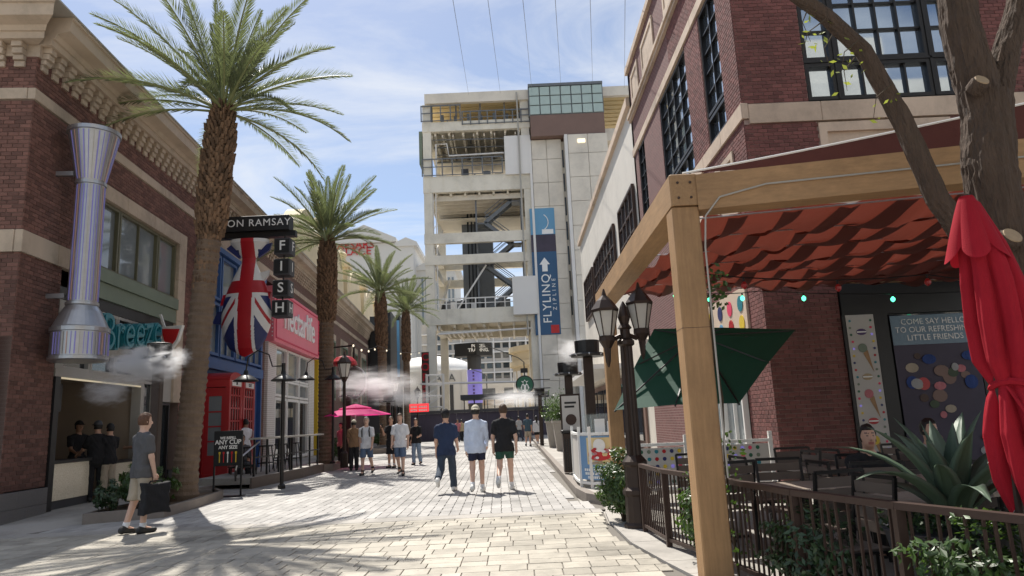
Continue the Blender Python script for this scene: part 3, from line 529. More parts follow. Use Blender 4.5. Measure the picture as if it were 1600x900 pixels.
# ================================================================== palms
def frond_mesh(name, L, droop, n, seed):
    r = random.Random(seed); b = MB(); pts = []
    for i in range(13):
        t = i/12; a = -droop*t**1.5; pts.append((L*t*math.cos(a*.6), 0, L*t*math.sin(a*.6)))
    b.tube(pts, [.028*(1-.8*i/12)+.004 for i in range(13)], 5, 1)
    P = [Vector(p) for p in pts]
    for i in range(n):
        t = .16+.84*i/(n-1); k = min(int(t*12), 11); f = t*12-k; p = P[k].lerp(P[k+1], f); d = (P[k+1]-P[k]).normalized(); upv = Vector((0,1,0)).cross(d)*-1
        ln = L*.165*math.sin(PI*min(1, .18+t*.80))**.6*r.uniform(.85,1.1)
        for sd in (-1, 1):
            o = (d*.85+Vector((0,sd,0))*.62+upv*r.uniform(.1,.5)).normalized(); e = p+o*ln+Vector((0,0,-.10*ln*r.random())); w = Vector((0,sd*.3,1)).cross(o).normalized()*.012
            mid = p.lerp(e, .45)+upv*.01
            b.add([p, mid+w, e, mid-w], [(0,1,2,3)], 0)
    me = bpy.data.meshes.new(name); me.from_pydata(b.v, [], b.f); me.materials.append(M['frond']); me.materials.append(M['rachis']); me.polygons.foreach_set('material_index', b.m); return me
FM = [frond_mesh('frond', 2.95, .30, 84, 1), frond_mesh('frond', 2.95, .42, 84, 2), frond_mesh('frond', 2.8, .60, 80, 3), frond_mesh('frond', 2.5, .15, 76, 4)]
def palm(base, top, label, r0, zb, nf, seed, sc=1.):
    rr = random.Random(seed); base, top = Vector(base), Vector(top); t = thing('palm_tree', label, 'tree', base, 0, 'date palms along the left pavement'); D = top-base; H = D.z
    ctr = lambda z: Vector((D.x*(z/H)**1.15, D.y*(z/H)**1.15, z))
    prof = lambda z: r0*(1.15-.15*min(z/.6,1)) if z < zb else r0*(1.0+.10*min(1,(z-zb)*2)+.22*math.sin(PI*min(1,(z-zb)/(H-zb))**.8))*(1-.35*max(0,(z-H+.7)/.7))
    zs = np.arange(0, H+.01, .07); b = MB(); b.tube([ctr(z)-Vector((0,0,.1 if z == 0 else 0)) for z in zs], [prof(z)*(1+(.05 if i % 2 else -.04)+.03*math.sin(i*1.3) if z < zb else .86) for i, z in enumerate(zs)], 18); part('trunk', b, 'palmbark', t, smooth=False)
    b = MB(); k = 0; z = zb-1.2
    while z < H-.05:                                        # leaf boots spiralling up
        for j in range(17):
            a = 2*PI*(j+.5*(k % 2))/17+rr.uniform(-.09,.09); c = ctr(z); R0 = prof(z)*.88; hh = .15*rr.uniform(.7,1.35); out = (.04+.07*rr.random()) if z > zb else .02+.02*rr.random(); w = R0*.19
            er, et = Vector((math.cos(a),math.sin(a),0)), Vector((-math.sin(a),math.cos(a),0)); q = c+er*R0
            b.add([q-et*w, q+et*w, q+et*w*.55+er*out+Vector((0,0,hh)), q-et*w*.55+er*out+Vector((0,0,hh)), q+er*(out*.9)+Vector((0,0,.02)), q+Vector((0,0,hh*.9))-er*.05], [(0,1,4),(1,2,4),(2,3,4),(3,0,4),(2,5,3),(1,5,2),(0,3,5)])
        z += .085; k += 1
    part('leaf_boots', b, 'boots', t, kind='stuff')
    for i in range(nf):
        u = i/nf; el = R(86-88*u**.85)+rr.uniform(-.1,.1); az = i*2.39996+rr.uniform(-.2,.2); me = FM[3 if u < .2 else (0 if u < .5 else (1 if u < .8 else 2))]
        o = link('frond', me, t); o.location = ctr(H)+Vector((.12*math.cos(az),.12*math.sin(az),.12-.3*u)); o.rotation_euler = (rr.uniform(-.3,.3), -el, az); s = sc*rr.uniform(.88,1.08); o.scale = (s, s, s)
    return t
palm(at(287,778,15.2), at(350,165,15.2), 'tallest nearest palm with wrapped trunk beside the drinks counter', .25, 5.6, 40, 3)
palm(at(508,722,26.5), at(512,372,26.5), 'second palm in front of the pink shop lettering', .27, 5.2, 40, 5, .98)
palm(at(601,692,40), at(594,455,40), 'third palm before the black sign tower', .25, 5.2, 38, 8, .95)
palm(at(637,682,52), at(634,485,52), 'farthest smallest palm close to the steel tower', .24, 5.4, 38, 9, .95)
# ================================================================== shrubs
def bush(name, label, c, rx, ry, rz, nl, ls, seed, mt='leaf', cat='shrub', grp=None, stems=6, shape=1.):
    r = random.Random(seed); t = thing(name, label, cat, c, 0, grp); b = MB()
    for k in range(stems):
        a = r.uniform(0,2*PI); e = Vector((rx*.6*math.cos(a), ry*.6*math.sin(a), rz*r.uniform(.9,1.6))); b.tube([(0,0,-.02), e*.5+Vector((.03,0,0)), e], [.012,.009,.004], 5)
    part('stems', b, 'stem', t); b = MB()
    for i in range(nl):
        while True:
            p = Vector((r.uniform(-1,1), r.uniform(-1,1), r.uniform(-1,1)))
            if .35 < p.length < 1*(.8+.2*math.sin(7*p.x+5*p.y)+.15*math.sin(9*p.z+3*p.x)): break
        q = Vector((p.x*rx, p.y*ry, rz+p.z*rz)); nrm = (p.normalized()+Vector((r.uniform(-1,1),r.uniform(-1,1),r.uniform(-.4,1.2)))*.8).normalized(); tg = nrm.cross(Vector((r.uniform(-1,1),r.uniform(-1,1),r.uniform(-1,1)))).normalized(); bt = nrm.cross(tg); s = ls*r.uniform(.6,1.25)
        b.add([q-tg*s, q-tg*s*.1+bt*s*.45, q+tg*s*.95+nrm*s*.15, q-tg*s*.1-bt*s*.45], [(0,1,2,3)])
    part('foliage', b, mt, t, kind='stuff'); return t
bush('shrub', 'leafy green shrub around the foot of the nearest palm', (-7.35,14.1,.14), .62, .55, .42, 2200, .055, 1, 'leaf')
bush('shrub', 'dark shrub in the palm planter behind the walking man with bag', (-7.6,13.3,.14), .3, .35, .3, 600, .05, 2, 'leaf_dk')
for k, (px, py, Y) in enumerate(((522,712,26.2),(590,692,31),(605,690,33))): p = gp(px, py+4, .15); bush('shrub', ('low shrub at the foot of the second palm', 'round green shrub behind the pink parasol', 'small green shrub beside the menu poster')[k], (p.x, p.y, .15), .5, .5, .45, 700, .07, 20+k)
# ================================================================== left furniture
TD = struct(MB().build('terrace_deck', 'dkgrey'))
dk = [(-8.75,19.3),(-7.15,19.0),(-6.85,22.5),(-6.9,25.1),(-8.9,25.1)]
b = MB(); b.prism(dk, .13, .30, lambda a, c, d: (a, c, d)); b.build('platform', 'concrete', TD); 
b = MB(); b.bar((-7.13,19.0,.14),(-6.83,22.5,.14),.06,.30); b.bar((-6.83,22.5,.14),(-6.88,25.1,.14),.06,.30); b.build('edge_board', 'slat', TD)
TR = thing('terrace_rail', 'dark steel railing with wide grey drink shelf along the raised terrace', 'railing', (0,0,0))
rp_ = [(-7.2,19.4),(-7.0,22.0),(-6.95,24.8)]
for (xa,ya),(xb,yb) in zip(rp_, rp_[1:]):
    b = MB(); b.bar((xa,ya,1.30),(xb,yb,1.30),.34,.05); part('shelf', b, 'greyframe', TR)
    b = MB(); b.bar((xa,ya,.80),(xb,yb,.80),.035,.035); part('rail', b, 'blackmetal', TR)
    for k in range(4): q = Vector((xa,ya,0)).lerp(Vector((xb,yb,0)), k/3.2); b = MB(); b.bar((q.x,q.y,.3),(q.x,q.y,1.28),.05,.05); part('post', b, 'blackmetal', TR)
HR = thing('ramp_handrail', 'pale steel handrail sloping down in front of the red booths', 'railing', (0,0,0))
b = MB(); b.tube([at(368,735,18.6), at(372,718,18.6), at(405,690,19.6)], .025, 6); part('rail', b, 'steel', HR); b = MB(); b.tube([at(368,735,18.6), at(368,752,18.6)], .025, 6); part('post', b, 'blackmetal', HR)
for k, (x, y) in enumerate(((-7.7,20.2),(-7.6,21.4),(-7.6,22.8),(-7.6,24.0))):
    t = thing('bar_stool', 'black metal bar stool %s at the terrace shelf' % ('nearest the steps','second along','third along','farthest along')[k], 'stool', (x,y,.3), 0, 'bar stools on the terrace')
    b = MB(); b.cbox(-.17,.17,-.17,.17,.74,.78,.01); part('seat', b, 'blackmetal', t)
    for sx in (-1,1):
        for sy in (-1,1): b = MB(); b.bar((sx*.2,sy*.2,0),(sx*.13,sy*.13,.74),.025,.025); part('leg', b, 'blackmetal', t)
    b = MB(); b.box(-.17,.17,-.18,-.16,.25,.28); b.box(-.17,.17,.16,.18,.25,.28); part('footrest', b, 'blackmetal', t)
MS = thing('sign_stand', 'black framed refill drinks sign standing by the nearest palm planter', 'sign', (-6.93,17.0,0), R(-3))
b = MB(); b.bar((-.33,0,0),(-.33,0,1.5),.035,.035); b.bar((.33,0,0),(.33,0,1.5),.035,.035); b.bar((-.4,-.02,.02),(.4,-.02,.02),.28,.03,up=(0,0,1)); part('frame', b, 'blackmetal', MS)
b = MB(); b.cbox(-.35,.35,-.02,.02,.72,1.54,.005); part('board', b, 'black', MS)
for s_, z, zz in (('WE REFILL', 1.37, .085), ('ANY CUP', 1.27, .15), ('ANY SIZE', 1.15, .11)): text('lettering', s_, zz, (0,-.026,z), (PI/2,0,0), 'ltext', MS, .002, bold=.003)
q = MB()
for i, m in enumerate((0,1,2,1,0)): x = -.2+.1*i; q.box(x-.01,x+.01,-.028,-.022,.8,1.0,m); q.box(x-.022,x+.022,-.028,-.022,1.0,1.05,m)
part('drink_picture', q, ['yellowpaint','red','white'], MS)
def barn_lamp(px, pole_px, Y, zb, label, arm=True):
    base = at(pole_px, 700, Y); t = thing('street_light', label, 'street light', (base.x, Y, zb), 0, 'barn shade lights on black poles'); ht = at(pole_px+3, 588, Y).z-zb
    b = MB(); b.tube([(0,0,0),(0,0,ht+.35)], .05, 8); b.lathe([(.1,0),(.1,.1),(.06,.14)], n=10); part('pole', b, 'blackmetal', t)
    shade = [(.05,.22),(.07,.12),(.16,.07),(.30,-.03),(.33,-.07),(.31,-.07),(.15,.03)]
    b = MB(); b.lathe(shade, (0,0,ht-.05), 16, cap=False); part('lamp_shade', b, 'blackmetal', t, smooth=True)
    if arm:
        dx = -1.0; b = MB(); b.tube([(0,0,ht+.28),(-.3,0,ht+.28),(-.4,0,ht+.6),(-.7,0,ht+.72),(-.95,0,ht+.55),(dx,0,ht+.2)], .02, 6); part('arm', b, 'blackmetal', t); b = MB(); b.lathe(shade, (dx,0,ht-.02), 16, cap=False); part('lamp_shade', b, 'blackmetal', t, smooth=True)
barn_lamp(395, 441, 18.6, .0, 'black pole light with two barn shades before the pink shop'); barn_lamp(640, 520, 26.0, .2, 'black pole light with barn shades beside the second palm')
def lantern_post(px, pyt, Y, label, zb=.0):
    top = at(px, pyt, Y); t = thing('lantern_post', label, 'street light', (top.x, Y, zb), 0, 'lantern posts on the left pavement'); H = top.z-zb
    b = MB(); b.lathe([(.14,0),(.14,.5),(.1,.55),(.07,.6),(.055,H-.95),(.1,H-.9),(.05,H-.85),(.12,H-.8)], n=10); part('post', b, 'bronze', t)
    lantern(t, (0,0,H-.8))
def lantern(t, o, s=1., tilt=0):
    o = Vector(o); p = MB(); p.lathe([(.13*s,.02*s),(.24*s,.52*s)], o, 6, cap=False); part('lantern_glass', p, 'frost', t)
    b = MB(); b.lathe([(.03*s,-.14*s),(.09*s,-.08*s),(.15*s,0),(.15*s,.03*s)], o, 6); b.lathe([(.26*s,.5*s),(.27*s,.55*s),(.15*s,.72*s),(.05*s,.82*s),(.015*s,.95*s)], o, 6)
    for j in range(6): a = 2*PI*j/6; b.bar(o+Vector((.135*s*math.cos(a),.135*s*math.sin(a),.02*s)), o+Vector((.25*s*math.cos(a),.25*s*math.sin(a),.52*s)), .018*s, .018*s)
    part('lantern_frame', b, 'bronze', t)
mat('frost', (.75,.74,.70), .35, .05, 6, trans=.4, tcol=(.8,.78,.72))
lantern_post(538, 556, 25.5, 'lantern post with white glass beside the second palm', .1); lantern_post(617, 592, 44, 'lantern post with white glass in front of the third palm'); lantern_post(652, 606, 58, 'farthest lantern post before the steel tower')
def mister(px, py, Y, label, zb=.0, w=.2, grp='misting posts'):
    p = at(px, py, Y); t = thing('misting_post', label, 'post', (p.x, Y, zb), 0, grp); H = p.z-zb
    b = MB(); b.cbox(-w/2,w/2,-w/2,w/2,0,H-.2,.02); b.box(-w*.42,w*.42,-w/2-.012,-w/2-.001,.1,H-.3); part('post', b, 'bronze', t)
    b = MB(); b.lathe([(w*.5,H-.21),(w*1.75,H-.2),(w*1.85,H-.16),(w*1.75,H-.13)], n=18); b.lathe([(w*1.3,H-.12),(w*1.35,H+.14),(w*1.2,H+.15)], n=18); part('mist_ring', b, 'blackmetal', t)
    for j in range(8): a = 2*PI*j/8; b = MB(); b.tube([(w*1.75*math.cos(a),w*1.75*math.sin(a),H-.17),(w*1.98*math.cos(a),w*1.98*math.sin(a),H-.15)], .018, 5); part('nozzle', b, 'steel', t)
    return t
mister(249, 548, 13.9, 'brown misting post beside the open drinks counter', .0, .17); mister(917, 543, 15.0, 'nearest tall misting post behind the dessert cart', .14); mister(887, 575, 18.5, 'second misting post beyond the dessert cart', .14); mister(843, 612, 37, 'distant misting post near the potted trees', .14); mister(545, 612, 27.5, 'misting post under the round red sign', .13); mister(607, 622, 36, 'misting post among the far left lanterns', .13)
PU = thing('pink_parasol', 'open bright pink two tier parasol over the pavement', 'parasol', (at(555,650,27).x,27,.0))
zt = at(555,632,27).z
for nm, r0, z0, r1, z1 in (('lower_canopy',1.35,zt-.42,.45,zt-.14),('upper_canopy',.62,zt-.16,.05,zt+.02)):
    b = MB(); n = 8
    b.add([(r*math.cos(2*PI*j/n+.2), r*math.sin(2*PI*j/n+.2), z) for r, z in ((r0,z0),(r0*.98,z0+.02),(r1,z1)) for j in range(n)], [(k*n+j,k*n+(j+1)%n,(k+1)*n+(j+1)%n,(k+1)*n+j) for k in range(2) for j in range(n)]); part(nm, b, 'pinkfab', PU)
b = MB(); b.tube([(0,0,0),(0,0,zt)], .03, 8); b.lathe([(.3,0),(.3,.06),(.05,.1)], n=12); part('pole', b, 'steel', PU)
for j in range(8): a = 2*PI*j/8+.2; b = MB(); b.bar((.05*math.cos(a),.05*math.sin(a),zt-.12),(1.32*math.cos(a),1.32*math.sin(a),zt-.41),.015,.02); part('rib', b, 'steel', PU)
p = gp(586, 692, .0); MP = thing('menu_poster', 'white poster with red arrow in a black frame behind the walking men', 'sign', (p.x-.3,33,.0))
b = MB(); b.bar((-.28,0,0),(-.28,0,1.9),.06,.06); b.bar((.28,0,0),(.28,0,1.9),.06,.06); b.cbox(-.3,.3,-.03,.03,.75,1.92,.01); part('frame', b, 'blackmetal', MP); b = MB(); b.box(-.25,.25,-.038,-.031,.8,1.87); part('poster', b, 'white', MP)
b = MB(); b.prism([(-.18,.95),(-.05,1.02),(-.05,.98),(.16,.98),(.16,.92),(-.05,.92),(-.05,.88)], -.046, -.04, lambda a, c, d: (a, d, c)); b.box(-.2,.2,-.046,-.04,1.45,1.75); part('print', b, 'red', MP)
b = MB(); [b.box(-.2,.2-.03*k,-.046,-.04,1.12+k*.08,1.17+k*.08) for k in range(4)]; part('print_lines', b, 'black', MP)
# string lights over the left pavement
def string(pts, label, n, sag, mt, grp, bulb=.035):
    t = thing('string_lights', label, 'string lights', (0,0,0), 0, grp); P = []
    for a, c in zip(pts, pts[1:]): a, c = Vector(a), Vector(c); P += [a.lerp(c, k/n)-Vector((0,0,sag*4*(k/n)*(1-k/n))) for k in range(n)]
    P.append(Vector(pts[-1])); b = MB(); b.tube(P, .008, 4); part('wire', b, 'black', t)
    for q in P[1::2]:
        h = MB(); h.lathe([(.012,0),(.016,-.05)], q, 6); so = part('socket', h, 'black', t); u = MB(); u.lathe([(.014,-.05),(bulb,-.085),(bulb*.9,-.12),(.008,-.145)], q, 8); part('bulb', u, mt, t)
string([at(545,530,25), at(590,540,33), at(660,548,58)], 'white bulb string lights hung between the far palms', 8, .25, 'bulb_white', None)
# ================================================================== steel zip line tower
TW = thing('steel_tower', 'tall cream steel frame ride tower with open decks and stair', 'tower', (0,72,0))
def tx(px, py=400): return at(px, py, 72).x
tz = lambda py, px=700: at(px, py, 72).z
XL, XM, XR_ = -9.05, 2.75, 10.9
def tp(name, mt, *boxes, **k):
    b = MB(); [b.box(*q) for q in boxes]; return part(name, b, mt, TW, **k)
for x in (XL, XM-1.0):
    for y in (0, 13): tp('column', 'tower_cream', (x,x+.9,y,y+.9,0,36.2))
for z0, z1 in ((26.0,27.8),(20.3,21.4),(18.0,19.0),(11.6,13.2),(33.0,34.1)):
    tp('girder', 'tower_cream', (XL-.05,XM,-.06,.5,z0,z1)); tp('girder', 'tower_cream', (XL-.05,XM,13.2,13.8,z0,z1)); tp('girder', 'tower_cream', (XL+.1,XL+.7,.5,13.2,z0+.1,z1-.1)); tp('girder', 'tower_cream', (XM-.8,XM-.3,.5,13.2,z0+.1,z1-.1))
    if z1-z0 > 1.2 or z0 > 30:
        tp('deck', 'tower_cream', (XL,XM-.3,.5,13.2,z1-.25,z1-.05))
        for k in range(7): x = XL+1.2+k*1.55; tp('floor_beam', 'tower_cream', (x,x+.22,.5,13.2,z0-.3,z1-.26))
        for k in range(8): x = XL+.6+k*1.5; tp('stiffener', 'tower_cream', (x,x+.08,-.12,-.061,z0+.08,z1-.08))
for z in (26.2, 33.2): tp('soffit', 'tower_panel', (XL+.9,XM-.8,6,12.9,z-1.6,z-1.4))
tp('roof_fascia', 'tower_panel', (XL+.3,XM,-.3,.2,36.2,37.35),(XL+.3,XM,13.5,14,36.2,37.35),(XM+8.1,XM+14,-.3,.2,36.2,37.3))
tp('roof', 'tower_panel', (XL+.3,XM+14,.2,13.5,36.9,37.2))
for k in range(12): y = .6+k*1.1; tp('roof_slat', 'roof_yellow', (XL+.4,XM+13.5,y,y+.85,36.45,36.6))
for k in range(9): x = XL+.9+k*1.35; tp('roof_post', 'greysteel', (x,x+.16,.6+(k%2)*4,.8+(k%2)*4,33.0+(1 if k%3 else .4),36.4))
def railing(x0, x1, y, z, h=1.9, n=10, mt='greysteel', pan=True):
    b = MB(); b.box(x0,x1,y,y+.1,z+h-.12,z+h); b.box(x0,x1,y,y+.08,z+h*.5,z+h*.5+.08); b.box(x0,x1,y,y+.08,z+.05,z+.13); part('rail', b, mt, TW)
    for k in range(n+1): x = x0+(x1-x0)*k/n; b = MB(); b.box(x-.06,x+.06,y-.02,y+.08,z,z+h); part('rail_post', b, mt, TW)
railing(XL-.1, XM-3.2, -.25, 27.8, 2.0, 8); railing(XL-.1, XL+4.2, -.25, 34.1, 1.9, 4); railing(XL+1, XM-1.5, .8, 13.2, 1.3, 9, 'tower_white'); railing(XL+4.4, XM, -.2, 33.6, 1.6, 8)
tp('plant_box', 'tower_white', (XM-2.9,XM-.05,-.35,2.5,27.6,32.0)); tp('plant_box', 'tower_white', (XM-2.7,XM-.2,-.9,2.4,12.2,16.2)); tp('lift_shaft', 'greysteel', (XL+3.4,XL+7.0,8,11,13.3,26.2)); tp('side_screen', 'sage', (XL-.45,XL-.1,.2,6,29.4,33.2))
for k in range(3): x = XL+4.1+k*.42; tp('riser_pipe', 'blackmetal', (x,x+.18,7,7.18,13,26))
zst = [13.2, 15.6, 18.0, 20.4, 22.8, 25.2, 27.6]
for k, (za, zb_) in enumerate(zip(zst, zst[1:])):                          # switchback stair
    xa, xb = (XM-5.4, XM-2.4) if k % 2 == 0 else (XM-2.4, XM-5.4); y = 1.4
    b = MB()
    for dy in (0, 1.3): b.bar((xa,y+dy,za),(xb,y+dy,zb_),.12,.38); b.bar((xa,y+dy,za+1.1),(xb,y+dy,zb_+1.1),.06,.08); b.bar((xa,y+dy,za+.6),(xb,y+dy,zb_+.6),.05,.05)
    part('stair_stringer', b, 'greysteel', TW); b = MB()
    for j in range(13): t = j/12; b.box(xa+(xb-xa)*t-.14, xa+(xb-xa)*t+.14, y, y+1.3, za+(zb_-za)*t, za+(zb_-za)*t+.05)
    part('stair_treads', b, 'greysteel', TW); b = MB(); sx = .9 if xb > xa else -.9; b.box(min(xb,xb+sx),max(xb,xb+sx),y-.1,y+1.5,zb_-.15,zb_); part('stair_landing', b, 'greysteel', TW)
for x in (XM-6.4, XM-1.5): tp('stair_post', 'greysteel', (x,x+.18,1.3,1.48,12,28.5))
def tbar(a, c, w, mt='tower_cream', nm='brace'): b = MB(); b.bar(a, c, w, w); part(nm, b, mt, TW)
tbar((XL+1.4,.3,13.3),(XL+1.4,13,19),.18); tbar((XL+.9,.4,19),(XL+.9,13,26),.18); tbar((XL+4.6,9,19.2),(XL+5.4,9,26),.35); tbar((XL+3.2,1,13.3),(XL+6.4,1,18.0),.16,'tower_white')
b = MB(); b.tube([(XL+1.4,.2,28),(XL+1.4,.2,31.6),(XL+2.6,.2,31.6),(XL+2.8,.2,30.2),(XM-3,.2,30.3)], .09, 6); b.tube([(XL+1.2,-.2,10.6),(XM-1,-.2,10.8)], .1, 6); part('pipe', b, 'tower_white', TW)
b = MB(); [b.box(XL+1.5+k*.5,XL+1.7+k*.5,.8,4.5,10.75,10.9) for k in range(11)]; b.box(XL+1.3,XL+7,.6,.8,10.7,11.0); part('grille', b, 'tower_cream', TW)
for k in range(6): tp('deck_cabinet', ('tower_white','greysteel','dkgrey')[k % 3], (XL+1.4+k*1.25,XL+2.2+k*1.25,3+(k%2)*2,4+(k%2)*2,27.8,29.0+.35*(k%3)))
tp('deck_rear_wall', 'dkgrey', (XL+1.2,XM-3.2,9.5,9.7,27.8,30.6)); tp('deck_rear_wall', 'greysteel', (XL+1.0,XM-3,9,9.2,13.2,15.6))
for k in range(5): tp('equipment', ('blackmetal','tower_white')[k % 2], (XL+1.3+k*1.1,XL+1.8+k*1.1,1.6,2.2,13.2,14.0+.2*(k%3)))
for k in range(4): b = MB(); b.tube([(XL+1.0,.4+k*1.6,32.2-.25*k),(XM-1,.4+k*1.6,32.0-.25*k)], .07, 5); part('service_pipe', b, 'greysteel', TW)
for x in (XL+.95, XL+1.25): b = MB(); b.tube([(x,.2,11),(x,.2,26)], .06, 5); part('riser', b, 'tower_white', TW)
for z in (14.5,16,17.5,22,23.5,25): b = MB(); b.tube([(XL+.95,.2,z),(XL+1.25,.2,z+.4)], .04, 5); part('rung', b, 'tower_white', TW)
for k in range(10): x = XL+.9+k*1.15; tp('purlin', 'tower_panel', (x,x+.14,.6,13,32.55,32.85)); tp('ceiling_beam', 'tower_panel', (XL+.9,XM-.9,.9+k*1.25,1.05+k*1.25,25.3,25.9))
b = MB(); b.tube([(XM-1.3,-.5,10),(XM-1.3,-.5,37)], .10, 6); part('mast_pipe', b, 'greyframe', TW)
for k in range(8): x = XL+.5+k*1.45; tp('winch', 'greysteel', (x,x+.3,1.0,1.5,34.1,35.2+.2*(k%2)))
# lift core with panel joints, glass block lantern and brown band
for k, (x0, x1, y0, zt_) in enumerate(((XM+.02,XM+3.3,-.3,31.4),(XM+3.9,XR_,-1.7,31.3))):
    z = 0
    while z < zt_-.1:
        z1 = min(z+2.65, zt_); nx = 2; ws = np.linspace(x0, x1, nx+1)
        for i in range(nx): b = MB(); b.cbox(ws[i]+.02, ws[i+1]-.02, y0, y0+.25, z+.02, z1-.02, .02); part('wall_panel', b, 'tower_panel' if k == 0 or i else 'tower_panel', TW)
        z = z1
    tp('core', 'tower_panel', (x0,x1,y0+.2,12,0,zt_-.05))
tp('corner_trim', 'tower_white', (XM+3.55,XM+3.88,-1.75,-.9,0,31.3),(XM-.25,XM+.0,-.4,.2,0,31.4)); tp('recess', 'tower_panel', (XM+3.3,XM+3.6,.0,3,0,31.2))
for k in range(7): tp('recess_window', 'pane', (XM+3.34,XM+3.5,-.08,-.02,12+k*2.7,14+k*2.7))
tp('brown_band', 'brownpanel', (XM+.05,XR_-.1,-1.2,6,31.45,33.85))
tp('lantern_frame', 'greysteel', (XM-.05,XR_-.05,-1.3,6,37.2,37.5),(XM-.05,XR_-.05,-1.1,5.8,33.86,37.19))
for i in range(7):
    for j in range(3): x = XM+.02+i*1.148; z = 33.92+j*1.09; b = MB(); b.cbox(x+.05,x+1.09,-1.24,-1.12,z+.05,z+1.03,.03); part('glass_block', b, 'glassblock', TW)
tp('upper_deck', 'tower_panel', (XR_,XR_+6,-.2,12,31.0,32.4),(XR_,XR_+6,1,12,27,31)); tp('wall_light', 'bulb_white', (XR_-3.2,XR_-2.4,-1.8,-1.72,30.3,30.7))
# zip cables
for k, px in enumerate((722,772,822,868,918,968,1010)):
    a = Vector((tx(px+10, 150), 72.5, 37.4)); e = at(px-3+(k-3)*6, -40, 20); o = MB().tube([a, e], .011, 4).build('zip_cable', 'greysteel'); tag(o, 'thin steel cable running up from the tower roof, number %s from the left' % ('one','two','three','four','five','six','seven')[k], 'cable', 'tower cables')
# banner on the tower core
BN = thing('tower_banner', 'tall blue banner with white upward arrow and vertical lettering on the tower', 'banner', (0,71.65,0))
bx0, bx1 = at(832,420,71.6).x, at(871,420,71.6).x; z1, z0 = at(850,325,71.6).z, at(855,523,71.6).z; zm1, zm2 = at(852,366,71.6).z, at(852,393,71.6).z
b = MB(); b.box(bx0,bx1,0,.04,z0,zm2); part('sheet', b, 'banner_blue', BN); b = MB(); b.box(bx0,bx1,0,.04,zm1,z1); part('sky_picture', b, 'banner_sky', BN); b = MB(); b.box(bx0,bx1,0,.04,zm2,zm1); part('people_picture', b, 'hoarding', BN)
xc = (bx0+bx1)/2; b = MB(); b.tube([(xc-.3+.9*math.sin(a),-.02,zm1+.4+1.9*(1-math.cos(a))*.5+.0) for a in np.linspace(.3,2.6,14)], .05, 5); b.box(xc-.1,xc+1.1,-.03,-.005,zm1+.05,zm1+.55); part('wheel_picture', b, 'ltext', BN)
az = at(852,413,71.6).z; b = MB(); b.prism([(xc-.28,az-.75),(xc+.28,az-.75),(xc+.28,az+.0),(xc+.55,az+.0),(xc,az+.75),(xc-.55,az+.0),(xc-.28,az+.0)], -.03, -.005, lambda a, c, d: (a, d, c)); part('arrow', b, 'ltext', BN)
zl = at(853,466,71.6).z; text('lettering', 'FLYLINQ', 1.25, (xc+.05,-.03,zl), (PI/2,-PI/2,0), 'ltext', BN, .01, space=1.1, bold=.004); text('lettering', 'ZIPLINE', .55, (xc+.85,-.03,zl+.4), (PI/2,-PI/2,0), 'ltext', BN, .01, space=1.9)
b = MB(); b.box(bx1-1.0,bx1-.15,-.03,-.005,z0+.15,z0+1.0); part('red_mark', b, 'red', BN)
# ================================================================== background
def block(name, label, cat, x0, x1, y0, y1, z1, mt): t = thing(name, label, cat, (0,0,0)); b = MB(); b.box(x0,x1,y0,y1,0,z1); part('wall', b, mt, t); return t
AN = thing('cream_annex', 'cream casino annex with arched parapets behind the brick shops', 'building', lw(0,-8,0), LA)
b = MB(); b.box(46,170,0,30,0,18); b.box(40,60,2,20,18,21.3); part('wall', b, 'cream_hotel', AN)
for k in range(7):
    s = 57+k*15; r = 5.2; pts = [(s-r,0),(s-r,19)]+[(s-r*math.cos(a), 19+4.6*math.sin(a)) for a in np.linspace(.25, PI-.25, 12)]+[(s+r,19),(s+r,0)]
    b = MB(); b.prism(pts, -.7, 1.0, lambda a, c, d: (a, d, c)); part('arched_parapet', b, 'cream_hotel', AN)
    b = MB(); b.box(s+r+.4,s+r+2.4,-1.1,.9,0,22.3); b.box(s+r+.1,s+r+2.7,-1.4,1.1,22.3,22.9); b.lathe([(1.2,22.9),(.7,23.6),(.9,24.3),(.1,25)], (s+r+1.4,0,0), 8); part('pilaster', b, 'cream_hotel', AN)
    b = MB(); b.box(s-r,s+r,-.85,-.71,17.6,18.1); part('string_course', b, 'gold', AN)
CP = thing('hotel_tower', 'pale distant hotel tower with pediment roof and red lettering', 'building', (0,280,0))
b = MB(); b.box(-72,-40,0,40,0,76); b.box(-40,-24,8,40,0,66); b.box(-24,-10,14,40,0,50); part('wall', b, 'caesar', CP)
for x0, x1, z, y in ((-73.5,-47,77.8,-1.5),(-47.5,-38.5,75.8,-1),(-40,-22,67,7)): b = MB(); b.box(x0,x1,y,41,z-1.6,z); b.prism([(x0,z),(x1,z),((x0+x1)/2,z+6.2*(x1-x0)/27)], y, 41, lambda a, c, d: (a, d, c)); part('pediment', b, 'caesar', CP)
for k in range(6): x = -71+k*5.8; b = MB(); b.box(x,x+1.2,-.8,0,0,62); part('pilaster', b, 'caesar', CP)
b = MB(); [b.box(-38+k*1.6,-37.2+k*1.6,7.8,8,20,62) for k in range(9)]; part('window_band', b, 'pane_light', CP)
cx0 = at(549,385,279).x; text('lettering', 'CAESARS', 4.6, (cx0,-.6,at(556,383,279).z), (PI/2,0,0), 'red', CP, .15, bold=.01); text('lettering', 'PALACE', 4.6, (cx0,-.6,at(556,391.5,279).z-.4), (PI/2,0,0), 'red', CP, .15, bold=.01)
b = MB(); z = at(555,371,279).z; b.tube([(cx0-1+2.9*math.cos(a),-.5,z+2.6*math.sin(a)) for a in np.linspace(-.3,PI+.3,14)], .6, 6); b.lathe([(1.2,-1.4),(1.4,.5),(.8,1.6)], (cx0-1,-.4,z), 8, sy=.3); part('emblem', b, 'gold', CP)
